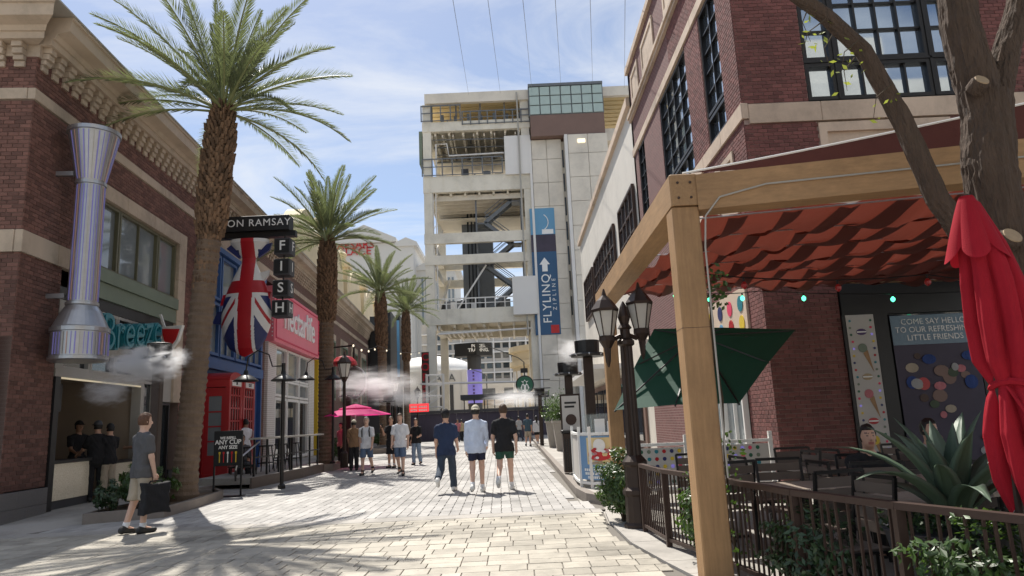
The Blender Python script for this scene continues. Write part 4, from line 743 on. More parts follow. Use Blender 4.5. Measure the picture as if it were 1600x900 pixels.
HB = thing('hotel_block', 'grey hotel block with rows of balcony windows beyond the tower arch', 'building', (0,180,0))
b = MB(); b.box(-24,6,0,20,0,27); part('wall', b, 'hotelwall', HB)
for i in range(13):
    for j in range(8): x = -22+i*2.1; z = 4.5+j*2.6; b = MB(); b.box(x,x+1.5,-.12,-.02,z,z+1.3); w = part('window', b, 'pane', HB)
for j in range(9): b = MB(); b.box(-24,6,-.5,0,3.3+j*2.6,3.6+j*2.6); part('balcony', b, 'tower_white', HB)
b = MB(); [b.box(-22.4+i*4.2,-22.1+i*4.2,-.45,0,0,27) for i in range(7)]; part('fin', b, 'tower_white', HB)
DM = thing('dome_hall', 'white domed hall with dark doorway beyond the tower arch', 'building', (0,125,0))
b = MB(); b.box(-26,-8.8,0,18,0,10.8); part('wall', b, 'tower_white', DM); b = MB(); b.lathe([(8.9*math.cos(a), 10.6+3.6*math.sin(a)) for a in np.linspace(0, PI/2-.02, 9)], (-16.2,9,0), 24); part('dome', b, 'white', DM, smooth=True)
b = MB(); b.box(-13.6,-11.2,-.15,-.02,0,8.2); part('doorway', b, 'dkgrey', DM); b = MB(); b.box(-9.6,-8.7,-.4,0,0,10.8); b.box(-15,-14.2,-.4,0,0,10.8); part('pilaster', b, 'tower_white', DM); text('lettering', 'ARA', 1.9, (-12.6,-.2,9.4), (PI/2,0,0), 'greysteel', DM, .05)
RT_ = thing('round_pavilion', 'cream round cornered casino pavilion with arched panels', 'building', (6.2,112,0))
b = MB(); b.lathe([(6.6,0),(6.6,9.6),(7.1,9.8),(7.1,10.5),(6.7,10.6),(6.7,11.8),(7.2,12),(7.2,12.8)], n=28); part('wall', b, 'cream_hotel', RT_)
for j in range(14): a = PI+.1+j*.22; b = MB(); c, s_ = math.cos(a), math.sin(a); b.bar((6.62*c,6.62*s_,3),(6.62*c,6.62*s_,9),.9,.1,up=(c,s_,0)); part('arched_panel', b, 'white', RT_)
WB = block('white_podium', 'low white podium building with slit windows behind the round sign', 'building', -9, 30, 126, 150, 8.4, 'tower_white')
for x in (-7.2,-2.2): b = MB(); b.box(x,x+3.4,125.9,125.98,6.2,7.3); part('window', b, 'greysteel', WB)
b = MB(); b.box(-9.2,30,125.4,126,4.4,5.4); part('ledge', b, 'cream', WB)
KS = thing('video_column', 'dark advertising column with violet screen and black board on top', 'sign', (at(742,600,96).x,96,0))
b = MB(); b.lathe([(.95,0),(.95,11)], n=20); part('column', b, 'dkgrey', KS); z0, z1 = at(742,630,96).z, at(742,578,96).z; b = MB(); b.lathe([(1.0,z0),(1.0,z1)], n=20); part('screen', b, 'violet', KS, smooth=True)
zb, zt = at(742,556,95).z, at(742,536,95).z; bw = 2.55; b = MB(); b.prism([(-bw,-1.0),(bw*.2,-1.9),(bw,-1.0),(bw,1.2),(-bw,1.2)], zb, zt, lambda a, c, d: (a, c, d)); part('board', b, 'black', KS)
text('lettering', 'POKER', .62, (.75,-1.75,zt-.5), (PI/2,0,R(10)), 'ltext', KS, .01, bold=.02); text('lettering', 'TRADING.', .62, (.75,-1.75,zt-1.05), (PI/2,0,R(10)), 'ltext', KS, .01, bold=.02)
b = MB(); [b.box(-.22,.02,-1.04,-1.005,z1-.55-k*.46,z1-.3-k*.46) for k in range(9)]; part('print', b, 'purple', KS)
HO = thing('hoarding', 'long dark printed construction hoarding closing the far end of the walkway', 'fence', (0,62,0))
for k in range(9): b = MB(); x = -9.4+k*1.35; b.box(x,x+1.34,0,.08,0,2.35); part('panel', b, 'hoarding', HO)
b = MB(); b.box(-9.4,2.75,-.15,.3,2.36,2.62); part('cap', b, 'dkgrey', HO)
BR = thing('canopy_bridge', 'low dark canopy with posts crossing behind the crowd', 'canopy', (0,66,0)); b = MB(); b.box(-5.2,3.0,-1,2,3.55,4.0); part('roof', b, 'dkgrey', BR)
for k in range(9): b = MB(); x = -5+k*.95; b.box(x,x+.1,0,.1,0,3.55); part('post', b, 'dkgrey', BR)
b = MB(); b.tube([(-9,-.5,5.2),(1,-.5,5.0)], .11, 6); part('pipe_rail', b, 'tower_white', BR)
SCF = thing('scaffold', 'small pale metal scaffold standing left under the tower', 'scaffold', (-8.2,64,0))
for x in (0,1.5):
    for y in (0,1): b = MB(); b.tube([(x,y,0),(x,y,6)], .06, 5); part('upright', b, 'tower_white', SCF)
for z in (1,2,3,4,5,5.9): b = MB(); b.tube([(0,0,z),(1.5,0,z)], .05, 5); b.tube([(0,0,z-.9),(1.5,0,z)], .04, 5); part('ledger', b, 'tower_white', SCF); b = MB(); b.tube([(0,1,z),(1.5,1,z)], .05, 5); part('ledger', b, 'tower_white', SCF)
for k, (px, py, h, Y) in enumerate(((762,600,7.2,90),(822,560,8.0,80))): q = at(px,640,Y); t = thing('traffic_pole', ('slim grey street pole with bent arm beside the video column','slim grey street pole with long arm behind the round green sign')[k], 'street light', (q.x,Y,0)); b = MB(); b.tube([(0,0,0),(0,0,h),(-.6,0,h+.5),(-4.5 if k else -2,0,h+(2.2 if k else 1))], [.1,.08,.06,.05], 6); part('pole', b, 'greysteel', t); b = MB(); b.lathe([(.1,0),(.22,.06),(.05,.14)], (-4.5 if k else -2,0,h+(2.1 if k else .9)), 8); part('lamp_head', b, 'greysteel', t)
SB = thing('round_green_sign', 'round green and white emblem sign on a black bracket by the tower foot', 'sign', at(820,601,58)); b = MB(); b.lathe([(.72,-.09),(.76,-.05),(.76,.05),(.72,.09)], n=36); o = part('rim', b, 'black', SB); o.rotation_euler = (PI/2,0,0)
b = MB(); b.lathe([(.66,-.105),(.66,.105)], n=36); o = part('disc', b, 'greenlogo', SB); o.rotation_euler = (PI/2,0,0)
b = MB(); b.prism([(-.3,.3),(-.12,.12),(-.26,-.02),(-.36,-.26),(-.2,-.5),(0,-.58),(.2,-.5),(.36,-.26),(.26,-.02),(.12,.12),(.3,.3),(.1,.26),(0,.42),(-.1,.26)], -.125, -.108, lambda a, c, d: (a, d, c)); part('emblem', b, 'ltext', SB)
b = MB(); [b.prism([(x-.09,-.42),(x+.09,-.42),(x+.04,-.05),(x-.04,-.05)], -.135, -.126, lambda a, c, d: (a, d, c)) for x in (-.16,.16)]; b.prism([(.12*math.cos(a), .14+.16*math.sin(a)) for a in np.linspace(0,2*PI,14)[:-1]], -.135, -.126, lambda a, c, d: (a, d, c)); part('emblem_detail', b, 'greenlogo', SB)
b = MB(); b.bar((0,0,.74),(0,0,1.0),.08,.08); b.box(-.3,.3,-.1,.1,.98,1.35); b.bar((.7,0,.35),(2.1,0,.35),.07,.07); b.bar((.7,0,-.35),(2.1,0,-.35),.07,.07); part('bracket', b, 'blackmetal', SB)
# ================================================================== right brick building
RB = thing('brick_corner_building', 'tall dark red brick building with cream bands and black gridded windows', 'building', (0,0,0)); bpy.context.view_layer.update()
XC, YC = 4.92, 13.5
fR = lambda a, o, z: (a, YC-o, z); fS = lambda a, o, z: (XC-o, a, z)
w1 = bpy.data.objects.new('front_wall', None); COL.objects.link(w1); w1.parent = RB
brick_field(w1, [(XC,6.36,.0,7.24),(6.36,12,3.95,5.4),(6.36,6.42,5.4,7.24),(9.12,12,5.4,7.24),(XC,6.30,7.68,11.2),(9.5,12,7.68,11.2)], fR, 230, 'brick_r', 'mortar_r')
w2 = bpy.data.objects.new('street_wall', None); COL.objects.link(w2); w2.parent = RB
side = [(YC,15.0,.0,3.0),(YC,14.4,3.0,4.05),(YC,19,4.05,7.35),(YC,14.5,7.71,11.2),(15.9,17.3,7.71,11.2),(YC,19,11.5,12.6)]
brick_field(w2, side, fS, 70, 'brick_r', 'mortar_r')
mat('brick_rfar', (.15,.055,.052), .85, .1, 5); brickmat('brick_rs', (.16,.058,.055), (.30,.22,.19), .203, .081, axis='y')
b = MB(); b.box(XC,XC+.3,19,25.5,4.05,7.35); b.box(XC,XC+.3,20.7,23.4,7.71,11.2); b.box(XC,XC+.3,24.6,25.5,7.71,11.2); b.box(XC,XC+.3,19,25.5,11.5,12.6); b.box(XC,XC+.3,YC,25.5,12.85,14.6); b.box(XC,12,25.2,25.5,4.05,14.6); b.box(XC,XC+.3,20,25.5,0,3.0); part('upper_wall', b, 'brick_rs', RB)
b = MB(); b.box(XC+.3,12,YC,YC+.3,11.2,14.6); b.box(XC+.4,12,YC+.5,25.2,0,14.2); part('core', b, 'brick_rfar', RB)
for (s0, s1) in [(y, min(y+1.5, 25.5)) for y in np.arange(YC-.05, 25.4, 1.505)]:
    for z0, z1, o in ((7.36,7.70,.05),(11.21,11.49,.05),(12.61,12.72,.10),(12.725,12.85,.16),(14.61,14.85,.12)): b = MB(); b.cbox(XC-o, XC+.1, s0, s1-.006, z0, z1, .01); part('band_stone', b, 'cream_r', RB)
for k, a in enumerate(np.arange(XC+.105, 12, 1.5)): b = MB(); b.cbox(a, a+1.494, YC-.05, YC+.1, 7.25, 7.67, .01); part('band_stone', b, 'cream_r', RB)
for y0, y1, z0, z1 in ((16.6,18.4,5.3,6.9),(20.6,22.6,13.1,14.2),(16.0,19.0,13.1,14.3),(23.4,24.8,13.1,14.2),(14.3,15.7,5.3,7.0)):
    b = MB(); b.box(XC-.05,XC+.02,y0,y1,z0,z0+.14); b.box(XC-.05,XC+.02,y0,y1,z1-.14,z1); b.box(XC-.05,XC+.02,y0,y0+.14,z0+.14,z1-.14); b.box(XC-.05,XC+.02,y1-.14,y1,z0+.14,z1-.14); b.box(XC-.02,XC+.02,y0+.14,y1-.14,z0+.14,z1-.14); part('stone_panel', b, 'cream_r', RB)
b = MB(); b.box(6.42,9.12,YC-.05,YC+.2,7.0,7.2); b.box(6.42,6.58,YC-.05,YC+.2,5.4,7.0); b.box(8.96,9.12,YC-.05,YC+.2,5.4,7.0); b.box(6.58,8.96,YC+.02,YC+.2,5.4,7.0); part('stone_panel', b, 'cream_r', RB)
def win_rot(parent, kind, a0, a1, z0, z1, cols, rows, mf, mp, d=.12, fr=.08, bars=.04, thick=.1):
    r = bpy.data.objects.new('tmp', None); w = window(None, 0, a1-a0, z0, z1, cols, rows, mf, mp, d, fr, thick, bars); w.parent = parent
    if kind == 'front': place(w, (a0, YC, 0))
    else: place(w, (XC, a1, 0), (0, 0, -PI/2))
    bpy.data.objects.remove(r); return w
win_rot(RB, 'front', 6.32, 6.95, 7.72, 8.55, 1, 1, 'blackmetal', 'pane_sky'); win_rot(RB, 'front', 6.32, 6.95, 8.6, 11.2, 1, 4, 'blackmetal', 'pane_sky'); win_rot(RB, 'front', 7.0, 8.95, 7.72, 8.55, 4, 1, 'blackmetal', 'pane_sky'); win_rot(RB, 'front', 7.0, 8.95, 8.6, 11.2, 4, 4, 'blackmetal', 'pane_sky'); win_rot(RB, 'front', 9.0, 9.48, 7.72, 8.55, 1, 1, 'blackmetal', 'pane_sky'); win_rot(RB, 'front', 9.0, 9.48, 8.6, 11.2, 1, 4, 'blackmetal', 'pane_sky')
b = MB(); b.box(6.31,9.49,YC+.0,YC+.2,8.552,8.598); b.box(6.952,6.998,YC,YC+.2,7.72,11.2); b.box(8.952,8.998,YC,YC+.2,7.72,11.2); part('mullion', b, 'blackmetal', RB)
for a0, a1, z0, c, r in ((14.5,15.9,8.45,2,5),(17.3,20.7,8.45,4,5),(23.4,24.6,8.45,2,5)): win_rot(RB, 'side', a0, a1, z0, 11.18, c, r, 'blackmetal', 'pane_sky'); win_rot(RB, 'side', a0, a1, 7.74, 8.4, c, 1, 'blackmetal', 'pane_sky')
# ground floor shop
b = MB(); b.box(6.38,12,YC-.06,YC+.3,3.2,3.94); b.box(6.36,6.42,YC-.06,YC+.3,0,3.2); b.box(6.98,7.24,YC-.06,YC+.2,0,3.2); b.box(8.9,9.1,YC-.06,YC+.2,0,3.2); b.box(6.42,12,YC+.25,YC+.3,0,3.2); part('shop_frame', b, 'navyframe' if 'navyframe' in M else 'black', RB)
b = MB(); b.box(7.24,12,YC+.06,YC+.1,0,3.2); part('shop_glass', b, 'pane', RB)
b = MB(); b.box(XC-.06,XC+.02,14.4,20,3.0,4.04); SBN = part('sign_band', b, 'cream_r', RB)
for k in range(14): b = MB(); y, z = 14.75+(k//2)*.75, 3.3+(k % 2)*.42; b.lathe([(.17,0),(.17,.012)], n=18); o = part('dot', b, ['yellowpaint','fishblue','pinkdeep','teal','greenlogo','banner_sky','fishred'][(k*3) % 7], SBN); place(o, (XC-.062, y, z), (0,-PI/2,0))
for k in range(3): win_rot(RB, 'side', 15.1+k*1.65, 16.65+k*1.65, .3, 2.95, 2, 1, 'white', 'pane_light', -.02)
# ice cream poster strip
def poster(name, label, x0, x1, z0, z1, mt): t = thing(name, label, 'poster', ((x0+x1)/2, YC-.05, (z0+z1)/2)); b = MB(); b.box(-(x1-x0)/2,(x1-x0)/2,-.012,0,-(z1-z0)/2,(z1-z0)/2); part('sheet', b, mt, t); return t
IC = poster('ice_cream_poster', 'tall white window poster of ice cream cones and coloured dots', 6.43, 6.97, .25, 3.2, 'posterwhite') if mat('posterwhite', (.50,.48,.45), .6, .05, 2) else None
def flat(t, poly, m, nm='print', y=-.018): b = MB(); b.prism(poly, y, y+.005, lambda a, c, d: (a, d, c)); part(nm, b, m, t)
def circ(cx, cz, r, n=14, sx=1, sz=1): return [(cx+r*sx*math.cos(a), cz+r*sz*math.sin(a)) for a in np.linspace(0,2*PI,n+1)[:-1]]
dots = ['fishblue','pinkdeep','teal','yellowpaint','greenlogo','fishred','violet','sage']
for k, z in enumerate(np.arange(1.36, -1.4, -.135)):
    for sx in (-1, 1): flat(IC, circ(sx*.2+.012*math.sin(5*k), z, .024, 10), dots[(k*5+sx+3) % 8])
for k, (z, m) in enumerate(((.75,'sage'),(-.12,'pinkc'),(-.98,'yellowpaint'))): flat(IC, [(-.02,z-.02),(.07,z+.04),(.14,z-.38)], 'wood', 'cone', -.019); flat(IC, circ(-.02,z+.08,.085), m, 'scoop', -.024)
for k, (z, m) in enumerate(((1.14,'purple'),(.28,'tan'),(-.55,'fishred'),(-1.32,'leaf_y'))): flat(IC, circ(0,z,.1,14,1,.62), m, 'macaron', -.02); flat(IC, [(-.09,z-.012),(.09,z-.012),(.09,z+.012),(-.09,z+.012)], 'ltext', 'cream_line', -.026)
HP = poster('window_poster', 'large shop window poster with pale blue heading over dark dessert pictures', 7.28, 8.88, .3, 3.15, 'hoarding')
b = MB(); b.box(-.8,.8,-.02,-.013,.85,1.42); part('heading_panel', b, 'banner_sky2' if mat('banner_sky2', (.17,.25,.32), .5, .1, 1) else '', HP)
for k, s_ in enumerate(('COME SAY HELLO','TO OUR REFRESHING','LITTLE FRIENDS')): text('lettering', s_, .155, (0.02,-.024,1.29-k*.155), (PI/2,0,0), 'steel', HP, .002)
for k in range(26): r = random.Random(k); flat(HP, circ(r.uniform(-.7,.7), r.uniform(-1.2,.7), r.uniform(.05,.15), 12, 1, r.uniform(.6,1.1)), r.choice(['pinkc','brownmetal','fishred','palegrey','bluecap','wood','leaf_dk','khaki','brownpanel']), 'dessert_picture', -.019-.0006*k)
# ================================================================== white stucco building behind
WH = thing('stucco_building', 'cream stucco building with gridded windows between brick corner and tower', 'building', (0,0,0))
b = MB(); b.box(4.95,12,25.55,48,0,13.4); part('wall', b, 'offwhite', WH)
b = MB(); b.box(4.78,12,25.55,48.1,13.4,13.75); part('coping', b, 'cream_r', WH)
for y0, y1, c in ((26.0,29.9,4),(31.6,40,7),(41,46,4)):
    w = window(None, 0, y1-y0, 7.7, 10.35, c, 3, 'brownmetal', 'pane_sky', -.02, .1, .1, .08); w.parent = WH; place(w, (4.93, y1, 0), (0,0,-PI/2))
b = MB(); b.box(4.7,4.96,25.55,48,3.3,4.2); part('canopy_band', b, 'tower_panel', WH); b = MB(); b.box(4.86,4.94,27,46,.14,3.2); part('dark_shop', b, 'brownpanel', WH)
for k in range(6): b = MB(); b.box(4.80,4.86,27.5+k*3,29.9+k*3,.5,2.9); part('shop_pane', b, 'pane', WH)
b = MB(); b.box(3.2,4.7,30,46,3.5,3.7); part('awning', b, 'tower_white', WH)
# ================================================================== pergola
PG = thing('timber_pergola', 'honey coloured timber pergola of thick square posts and beams over the patio', 'pergola', (0,0,0))
ZT = 3.72
b = MB(); b.cbox(1.56,1.82,6.42,6.68,.0,3.42,.012); part('post', b, 'wood', PG); b = MB(); b.box(1.559,1.821,6.419,6.681,2.25,2.254); part('joint_line', b, 'brownmetal', PG)
for x_, z_ in ((1.63,3.5),(1.75,3.5),(1.63,3.65),(1.75,3.65)): b = MB(); b.lathe([(.013,0),(.013,.008),(.006,.012)], n=8); o = part('bolt', b, 'brownmetal', PG); place(o, (x_,6.399,z_), (PI/2,0,0))
b = MB(); b.cbox(1.60,1.84,12.4,12.64,.0,3.44,.012); part('post', b, 'wood', PG)
b = MB(); b.cbox(1.555,1.825,6.40,12.9,3.425,ZT+.02,.012); part('side_beam', b, 'wood_y', PG)
fa = R(-11.5); fd = Vector((math.cos(fa), math.sin(fa), 0)); P0 = Vector((1.83, 6.50, 0)); b = MB(); b.bar(P0+Vector((0,0,3.545)), P0+fd*5.2+Vector((0,0,3.545)), .24, .35); part('front_beam', b, 'wood_h', PG)
b = MB(); b.bar((1.83,12.6,3.86),(9.0,13.25,3.86),.16,.2); part('rear_beam', b, 'wood_h', PG); b = MB(); b.cbox(5.9,6.14,5.35,5.6,.0,3.36,.012); part('post', b, 'wood', PG)
b = MB(); cpts = [Vector((1.835,6.39,.9)), Vector((1.835,6.39,3.0)), Vector((1.86,6.37,3.3)), Vector((2.0,6.33,3.47))]+[P0+fd*k-Vector((0,.135,0))+Vector((0,0,3.55)) for k in (.6,2,4,5)]; b.tube(cpts, .009, 6); part('conduit', b, 'greyframe', PG)
# pleated shade cloth below the beams
SH = thing('shade_cloth', 'rust red pleated shade cloth slung under the pergola beams', 'awning', (0,0,0)); b = MB(); nu, nv = 160, 96; vs = []
for j in range(nv+1):
    v = j/nv; y = 6.75+v*6.3
    for i in range(nu+1):
        u = i/nu; x = 1.95+u*7.4; ys = y-.20*(x-1.9)*(1-v)
        ph = x*1.5+.10*math.sin(1.7*y)+.13*math.sin(2.3*x); sg = math.sin(PI*((v*6) % 1)); z = 3.40+.38*v+(.085+.03*math.sin(1.9*x+y))*(abs(math.sin(PI*ph))**.7-.5)*(.45+.55*sg)-(.10+.03*math.sin(2.7*x+3*y))*sg+.008*math.sin(9*x+5*y)
        vs.append((x, ys, z))
b.add(vs, [(j*(nu+1)+i, j*(nu+1)+i+1, (j+1)*(nu+1)+i+1, (j+1)*(nu+1)+i) for j in range(nv) for i in range(nu)]); part('cloth', b, 'sail', SH, smooth=True)
for k in range(15):                                       # doubled cloth in each fold
    xk = 2.2+k*.5; b = MB(); vs2 = []
    for j in range(nv+1):
        i = min(int(round((xk-1.95)/7.4*nu)), nu-5); p = [vs[j*(nu+1)+i+q] for q in (0,2,4)]; vs2 += [(x, y, z-.035-.012*(q == 1)) for q, (x, y, z) in enumerate(p)]
    b.add(vs2, [(j*3+i, j*3+i+1, j*3+i+4, j*3+i+3) for j in range(nv) for i in range(2)]); part('fold_layer', b, 'sail', SH, smooth=True)
for k in range(7): v = k/6; y = 6.75+v*6.3; b = MB(); b.tube([(1.9,y,3.385+.38*v),(9.4,y-.2*7.5*(1-v),3.385+.38*v)], .008, 4); part('support_wire', b, 'steel', SH)
SL = thing('shade_sail', 'dark red triangular shade sail rising above the front beam', 'awning', (0,0,0)); b = MB(); A_, B_, C_ = Vector((1.7,6.45,3.76)), Vector((7.0,5.55,3.80)), at(1790,118,5.95); n = 14; vs = []; idx = {}
for i in range(n+1):
    for j in range(n+1-i): u, v = i/n, j/n; w = 1-u-v; idx[i,j] = len(vs); vs.append(A_*w+B_*u+C_*v-Vector((0,0,1.6*u*v*w+.25*u*w+.12*v*w)))
b.add(vs, [(idx[i,j],idx[i+1,j],idx[i,j+1]) for i in range(n) for j in range(n-i)]+[(idx[i+1,j],idx[i+1,j+1],idx[i,j+1]) for i in range(n) for j in range(n-i-1)]); part('cloth', b, 'sail_dark', SL, smooth=True)
b = MB(); b.tube([A_.lerp(C_, k/12)-Vector((0,0,.12*(k/12)*(1-k/12))) for k in range(13)], .012, 5); part('hem', b, 'white', SL)
string([(2.6,12.25,3.70),(4.4,12.3,3.56),(9.2,12.4,3.42)], 'green bulb string lights along the shaded shop wall', 6, .08, 'bulb_green', 'patio string lights', .04)
string([(2.2,8.2,3.12),(5.2,8.6,3.05),(7.5,9,3.0)], 'dull red bulb string lights under the shade cloth', 5, .08, 'bulb_red', 'patio string lights', .04)
t = thing('hanging_bulb', 'single turquoise bulb hanging near the tree at the right edge', 'string lights', at(1592,305,5.6)); b = MB(); b.tube([(0,0,.02),(0,0,.12)], .012, 6); part('socket', b, 'black', t); b = MB(); b.lathe([(.014,.02),(.038,-.02),(.034,-.05),(.008,-.075)], n=10); part('bulb', b, 'bulb_cyan', t)
# ================================================================== tree
TR_ = thing('patio_tree', 'thick dark barked tree with sawn limbs rising through the patio', 'tree', (3.62,5.2,0))
def rel(px, py, Y=5.2): q = at(px, py, Y); return (q.x-3.62, q.y-5.2, q.z)
rng = random.Random(4)
def limb(pts, rad, nm='limb', n=14):
    P = [Vector(p) for p in pts]; Q = []; Rr = []
    for i in range(len(P)-1):
        for k in range(14): t = k/14; Q.append(P[i].lerp(P[i+1], t)); Rr.append((rad[i]*(1-t)+rad[i+1]*t)*rng.uniform(.985,1.015))
    Q.append(P[-1]); Rr.append(rad[-1]); b = MB(); n = 44; b.tube(Q, Rr, n); v0 = b.v; K = len(Q)
    out = []
    for i, (x, y, z) in enumerate(v0):
        q = Q[i//n]; r_ = Vector((x,y,z))-q; j = i % n; a = 2*PI*j/n; rid = math.sin(11*a+1.8*math.sin(7*z+2*a)+1.1*math.sin(17*z+5*a))+.6*math.sin(19*a+2.5*math.sin(11*z)+z*9); p = q+r_*(1+.045*max(rid,-.6)+.03*math.sin(3*a+4*z)); out.append(tuple(p))
    b.v = out; return part(nm, b, 'bark', TR_, smooth=False)
limb([(.10,0,-.1),(.12,0,.6),rel(1600,520),rel(1575,400),rel(1545,260),rel(1540,150)], [.23,.19,.17,.16,.185,.17], 'trunk'); limb([rel(1545,210),rel(1520,110),rel(1500,40),rel(1488,-60)], [.16,.15,.14,.13]); limb([rel(1545,200),rel(1570,90),rel(1590,20),rel(1600,-60)], [.12,.10,.09,.085])
limb([rel(1560,470),rel(1500,360),rel(1465,310),rel(1410,190),rel(1350,80),rel(1290,25),rel(1220,-25)], [.09,.085,.08,.075,.065,.06,.055])
for px, py, r, dy in ((1534,125,.055,-.17),(1582,368,.07,-.2),): q = rel(px, py, 5.0); b = MB(); b.lathe([(r*1.25,-.1),(r*1.2,-.02),(r,.0)], n=16); o = part('knot', b, 'bark', TR_); place(o, q, (R(60),0,R(10))); b = MB(); b.lathe([(r,.0),(r*.95,.008)], n=16); o = part('sawn_face', b, 'cutwood', TR_); place(o, q, (R(60),0,R(10)))
def twig(px, py, n, seed):
    r = random.Random(seed); o = Vector(rel(px, py, 5.1)); b = MB(); e = o+Vector((r.uniform(-.25,.0), 0, -.28)); b.tube([o, o.lerp(e,.5)+Vector((-.05,0,.03)), e], [.006,.004,.002], 4); part('twig', b, 'stem', TR_)
    for k in range(n):
        q = o.lerp(e, r.uniform(.1,1))+Vector((r.uniform(-.1,.1),r.uniform(-.08,.08),r.uniform(-.08,.06))); s = r.uniform(.018,.035); tg = Vector((r.uniform(-1,1),r.uniform(-1,1),r.uniform(-1,.3))).normalized(); bt = tg.cross(Vector((r.uniform(-1,1),r.uniform(-1,1),1))).normalized(); l = MB(); l.add([q, q+tg*s+bt*s*.45, q+tg*s*2.1, q+tg*s-bt*s*.45], [(0,1,2,3)]); part('leaf', l, 'leaf_y', TR_)
r_ = random.Random(12); b = MB()  # tree crown out of view, added to keep skylight off the patio
for k in range(5200):
    while True:
        q = Vector((r_.uniform(-1,1),r_.uniform(-1,1),r_.uniform(-1,1)))
        if .3 < q.length < .8+.25*math.sin(6*q.x+4*q.y)+.1*math.sin(9*q.z): break
    p = Vector((.7+q.x*3.0, -1.0+q.y*2.2, 7.9+q.z*1.35)); s_ = r_.uniform(.05,.10); tg = Vector((r_.uniform(-1,1),r_.uniform(-1,1),r_.uniform(-1,.6))).normalized(); bt = tg.cross(Vector((r_.uniform(-1,1),r_.uniform(-1,1),1))).normalized(); b.add([p,p+tg*s_+bt*s_*.5,p+tg*s_*2,p+tg*s_-bt*s_*.5],[(0,1,2,3)])
part('unseen_crown', b, 'leaf', TR_, kind='stuff'); limb([rel(1488,-60),(-.2,-.4,6.2),(.2,-1.0,7.6)], [.13,.10,.05]); limb([rel(1600,-60),(.9,-.4,6.4),(1.6,-.9,7.8)], [.085,.07,.04]); limb([rel(1220,-25),(-1.4,-.4,5.9),(-1.6,-.9,7.4)], [.055,.045,.03])
twig(1290,30,12,1); twig(1262,15,9,2); twig(1395,130,7,3); twig(1345,60,8,4); twig(1335,90,6,5); twig(1300,55,7,6)
# white hotel behind the viewer, seen mirrored in the upper windows
OB = thing('mirrored_hotel', 'pale hotel block mirrored in the upper right brick building windows', 'building', (0,0,0)); b = MB(); b.box(8,60,-75,-38,0,34); b.box(14,40,-70,-40,34,40); part('wall', b, 'offwhite', OB)
for k in range(9): b = MB(); b.box(8,60,-38.6,-38,3+k*3.6,3.5+k*3.6); part('ledge', b, 'cream', OB)
b = MB(); [b.box(10+i*4,12.4+i*4,-37.99,-37.9,4+j*3.6,6.2+j*3.6) for i in range(12) for j in range(8)]; part('windows', b, 'pane', OB, kind='stuff')
# ================================================================== patio things
LP = thing('lamp_post', 'dark fluted lamp post carrying two glass lanterns at the patio corner', 'street light', (1.55,9.7,0))
b = MB(); b.lathe([(.20,0),(.20,.06),(.17,.09),(.165,.42),(.19,.45),(.19,.50),(.15,.54),(.145,.80),(.17,.83),(.17,.87),(.10,.95)], n=12); part('base', b, 'bronze', LP)
b = MB(); prof = [(.092,.95),(.078,2.42)]; n = 24; b.add([((r*(1+.09*(-1)**j))*math.cos(2*PI*j/n), (r*(1+.09*(-1)**j))*math.sin(2*PI*j/n), z) for r, z in prof for j in range(n)], [(j,(j+1)%n,n+(j+1)%n,n+j) for j in range(n)]); part('fluted_shaft', b, 'bronze', LP)
b = MB(); b.lathe([(.08,2.42),(.12,2.45),(.12,2.5),(.07,2.54),(.07,2.66),(.1,2.68),(.06,2.74),(.09,2.84),(.05,2.98),(.01,3.06)], n=12); b.tube([(-.27,-.05,2.60),(-.15,-.02,2.54),(0,0,2.60),(.15,.02,2.54),(.27,.05,2.62)], .035, 8); part('cross_arm', b, 'bronze', LP)
for x, y, z in ((-.27,-.08,2.52),(.24,.06,2.62)):
    b = MB(); b.lathe([(.01,-.38),(.035,-.3),(.05,-.12),(.11,-.02),(.11,.03)], (x,y,z), 10); part('lantern_bracket', b, 'bronze', LP); lantern(LP, (x,y,z+.03), .72)
FP = [(1.56,9.30),(1.63,8.2),(1.86,7.15),(2.1,5.6),(2.40,4.66),(2.70,3.92),(3.05,3.1)]
FE = thing('patio_railing', 'brown metal patio railing with slanted thin balusters', 'railing', (0,0,0))
for k, ((xa,ya),(xb,yb)) in enumerate(zip(FP, FP[1:])):
    L = math.hypot(xb-xa, yb-ya); b = MB(); b.bar((xa,ya,.84),(xb,yb,.84),.07,.045); part('top_rail', b, 'brownmetal', FE); b = MB(); b.bar((xa,ya,.10),(xb,yb,.10),.04,.035); part('bottom_rail', b, 'brownmetal', FE)
    b = MB(); b.bar((xa,ya,0),(xa,ya,.82),.06,.06); part('post', b, 'brownmetal', FE); nb = int(L/.085)
    for j in range(1, nb):
        t = j/nb; tl = .35*math.sin(j*1.7+k)*(.04 if k < 2 else .12); q = MB(); q.bar((xa+(xb-xa)*t,ya+(yb-ya)*t,.12),(xa+(xb-xa)*(t+tl/L*.5),ya+(yb-ya)*(t+tl/L*.5),.82),.016,.016); part('baluster', q, 'brownmetal', FE)
bush('hedge_shrub', 'dense glossy shrub growing beside the lamp post base', (1.42,10.25,.0), .36, .55, .52, 3800, .036, 31, 'leaf'); bush('vine', 'leafy vine climbing the railing behind the timber post', (1.78,7.3,.05), .22, .5, .42, 1100, .034, 32, 'leaf')
bush('patio_shrub', 'sunlit light green shrub pushing through the railing at the right', (2.75,4.35,.0), .55, .35, .42, 2400, .036, 33, 'leaf'); bush('patio_shrub', 'darker shrub behind the railing right of the timber post', (2.25,5.75,.0), .35, .6, .38, 2000, .034, 34, 'leaf_dk'); bush('patio_shrub', 'shrub at the right edge in front of the agave planter', (3.2,3.75,.0), .4, .35, .36, 1300, .036, 35, 'leaf')
